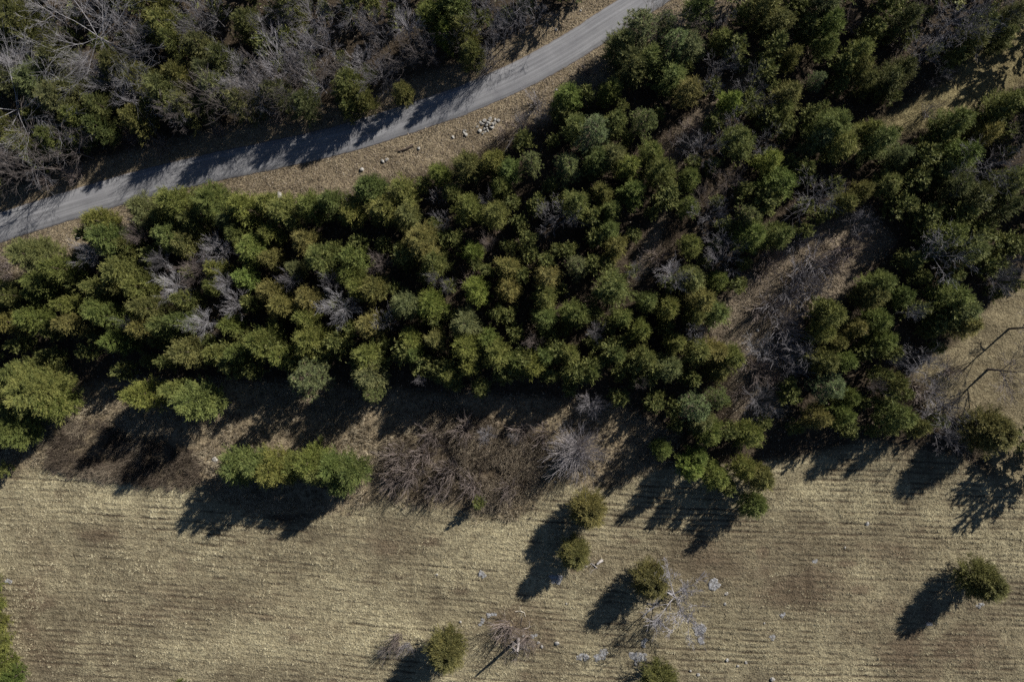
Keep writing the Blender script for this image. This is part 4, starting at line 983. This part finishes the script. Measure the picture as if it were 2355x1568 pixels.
def rowf(x, y):
    return np.clip(0.42 + 0.12 * smp(RIDGE, x, y) - 1.0 * smp(GROOVE, x, y) + 0.42 * smp(CLUMP, x, y) + 0.20 * smp(LUMP, x, y) + 0.17 * smp(PATCH, x, y) - 0.40 * smp(SPOT, x, y), 0, 1)
def tuft_cloud(name, n, w, mat, nb, hl, wd, tilt, rad, bias=None, patch=None, box=(-96, 96, -65, 65), drift=0.6):
    """tufts: each a handful of blades springing from one foot and laid over the same way"""
    x, y = scatter(n, w, box)
    if bias is not None:
        k = nrng.random(len(x)) < bias(x, y); x, y = x[k], y[k]
    m = len(x); M = m * nb
    az0 = nrng.uniform(0, 6.283, m); sz = nrng.uniform(0.7, 1.25, m)
    az = np.repeat(az0, nb) + nrng.normal(size=M) * drift * 1.6; tl = np.radians(nrng.uniform(*tilt, M))
    D = np.stack([np.cos(az) * np.sin(tl), np.sin(az) * np.sin(tl), np.cos(tl)], 1)
    r = rad * np.sqrt(nrng.random(M)); a = nrng.uniform(0, 6.283, M)
    px_ = np.repeat(x, nb) + r * np.cos(a); py_ = np.repeat(y, nb) + r * np.sin(a)
    P = np.stack([px_, py_, gza(px_, py_) - 0.03], 1)
    V = blades(P, D, nrng.uniform(*hl, M) * np.repeat(sz, nb), nrng.uniform(*wd, M), nrng)
    t0 = nrng.random(m)
    if patch is not None: t0 = np.clip(t0 * 0.55 + 0.75 * patch(x, y) - 0.12, 0, 1)
    t = np.clip(np.repeat(t0, nb) * 0.75 + nrng.random(M) * 0.3, 0, 1)
    o = link(name, soup(name, V, mat, t)); o['kind'] = 'stuff'
    return o
tuft_cloud('straw_stubble', 255000, W_['straw'], M_STRAW, 8, (0.16, 0.36), (0.05, 0.10), (35, 82), 0.13, bias=lambda x, y: 0.05 + 1.3 * rowf(x, y) ** 1.5, patch=rowf)
lum = lambda x, y: np.clip(0.5 + 0.8 * smp(LUMP, x, y), 0, 1)
tuft_cloud('unmown_grass', 38000, W_['tall'] * 0.95, M_TALL, 8, (0.45, 1.0), (0.05, 0.10), (18, 65), 0.2, bias=lambda x, y: np.clip(0.6 + 0.9 * smp(LUMP, x, y), 0.12, 1), patch=lum, box=(-96, 33, -34, -6), drift=0.35)
tuft_cloud('weed_thicket', 52000, np.clip(W_['thick'], 0, 1), M_WEED, 9, (0.8, 1.7), (0.03, 0.075), (8, 50), 0.25, bias=lambda x, y: np.clip(0.62 + 1.9 * smp(LUMP, x, y) + np.where(x < -50, 0.25, 0), 0.03, 1), patch=lambda x, y: np.clip(0.30 + 0.9 * smp(LUMP, x, y) + (x + 45) * 0.012, 0, 1), box=(-84, 8, -32, -11), drift=0.3)
tuft_cloud('verge_grass', 170000, np.clip(W_['verge'] * 0.6 + W_['clear'] * 0.9, 0, 1), M_TALL, 7, (0.18, 0.5), (0.05, 0.09), (30, 78), 0.16, bias=lambda x, y: np.clip(0.5 + 1.2 * smp(LUMP, x, y), 0.04, 1), patch=lum)
blade_cloud('meadow_grass', 900000, W_['mead'] * 0.8, M_MEAD, (0.10, 0.22), (0.04, 0.08), (35, 75))
blade_cloud('strip_grass', 900000, W_['strip'] * 0.9, M_STRIP, (0.12, 0.26), (0.05, 0.09), (35, 75))
wfloor = np.clip(1 - W_['straw'] - W_['tall'] - W_['mead'] - W_['strip'], 0, 1) * (0.16 + 0.70 * np.clip(W_['verge'] + W_['clear'], 0, 1))
x, y = scatter(400000, wfloor)
m = len(x); az = nrng.uniform(0, 6.283, m); a2 = az + nrng.uniform(1.6, 2.6, m); a3 = az - nrng.uniform(1.6, 2.6, m)
s = nrng.uniform(0.06, 0.13, m)
def vtx(a_): return np.stack([x + np.cos(a_) * s, y + np.sin(a_) * s, gza(x, y) + nrng.uniform(0.01, 0.12, m)], 1)
o = link('leaf_litter', soup('leaf_litter', np.stack([vtx(az), vtx(a2), vtx(a3)], 1), M_LEAF, nrng.random(m) ** 1.3)); o['kind'] = 'stuff'
print('tris', sum(len(me.polygons) for me in bpy.data.meshes), 'objects', len(bpy.data.objects))
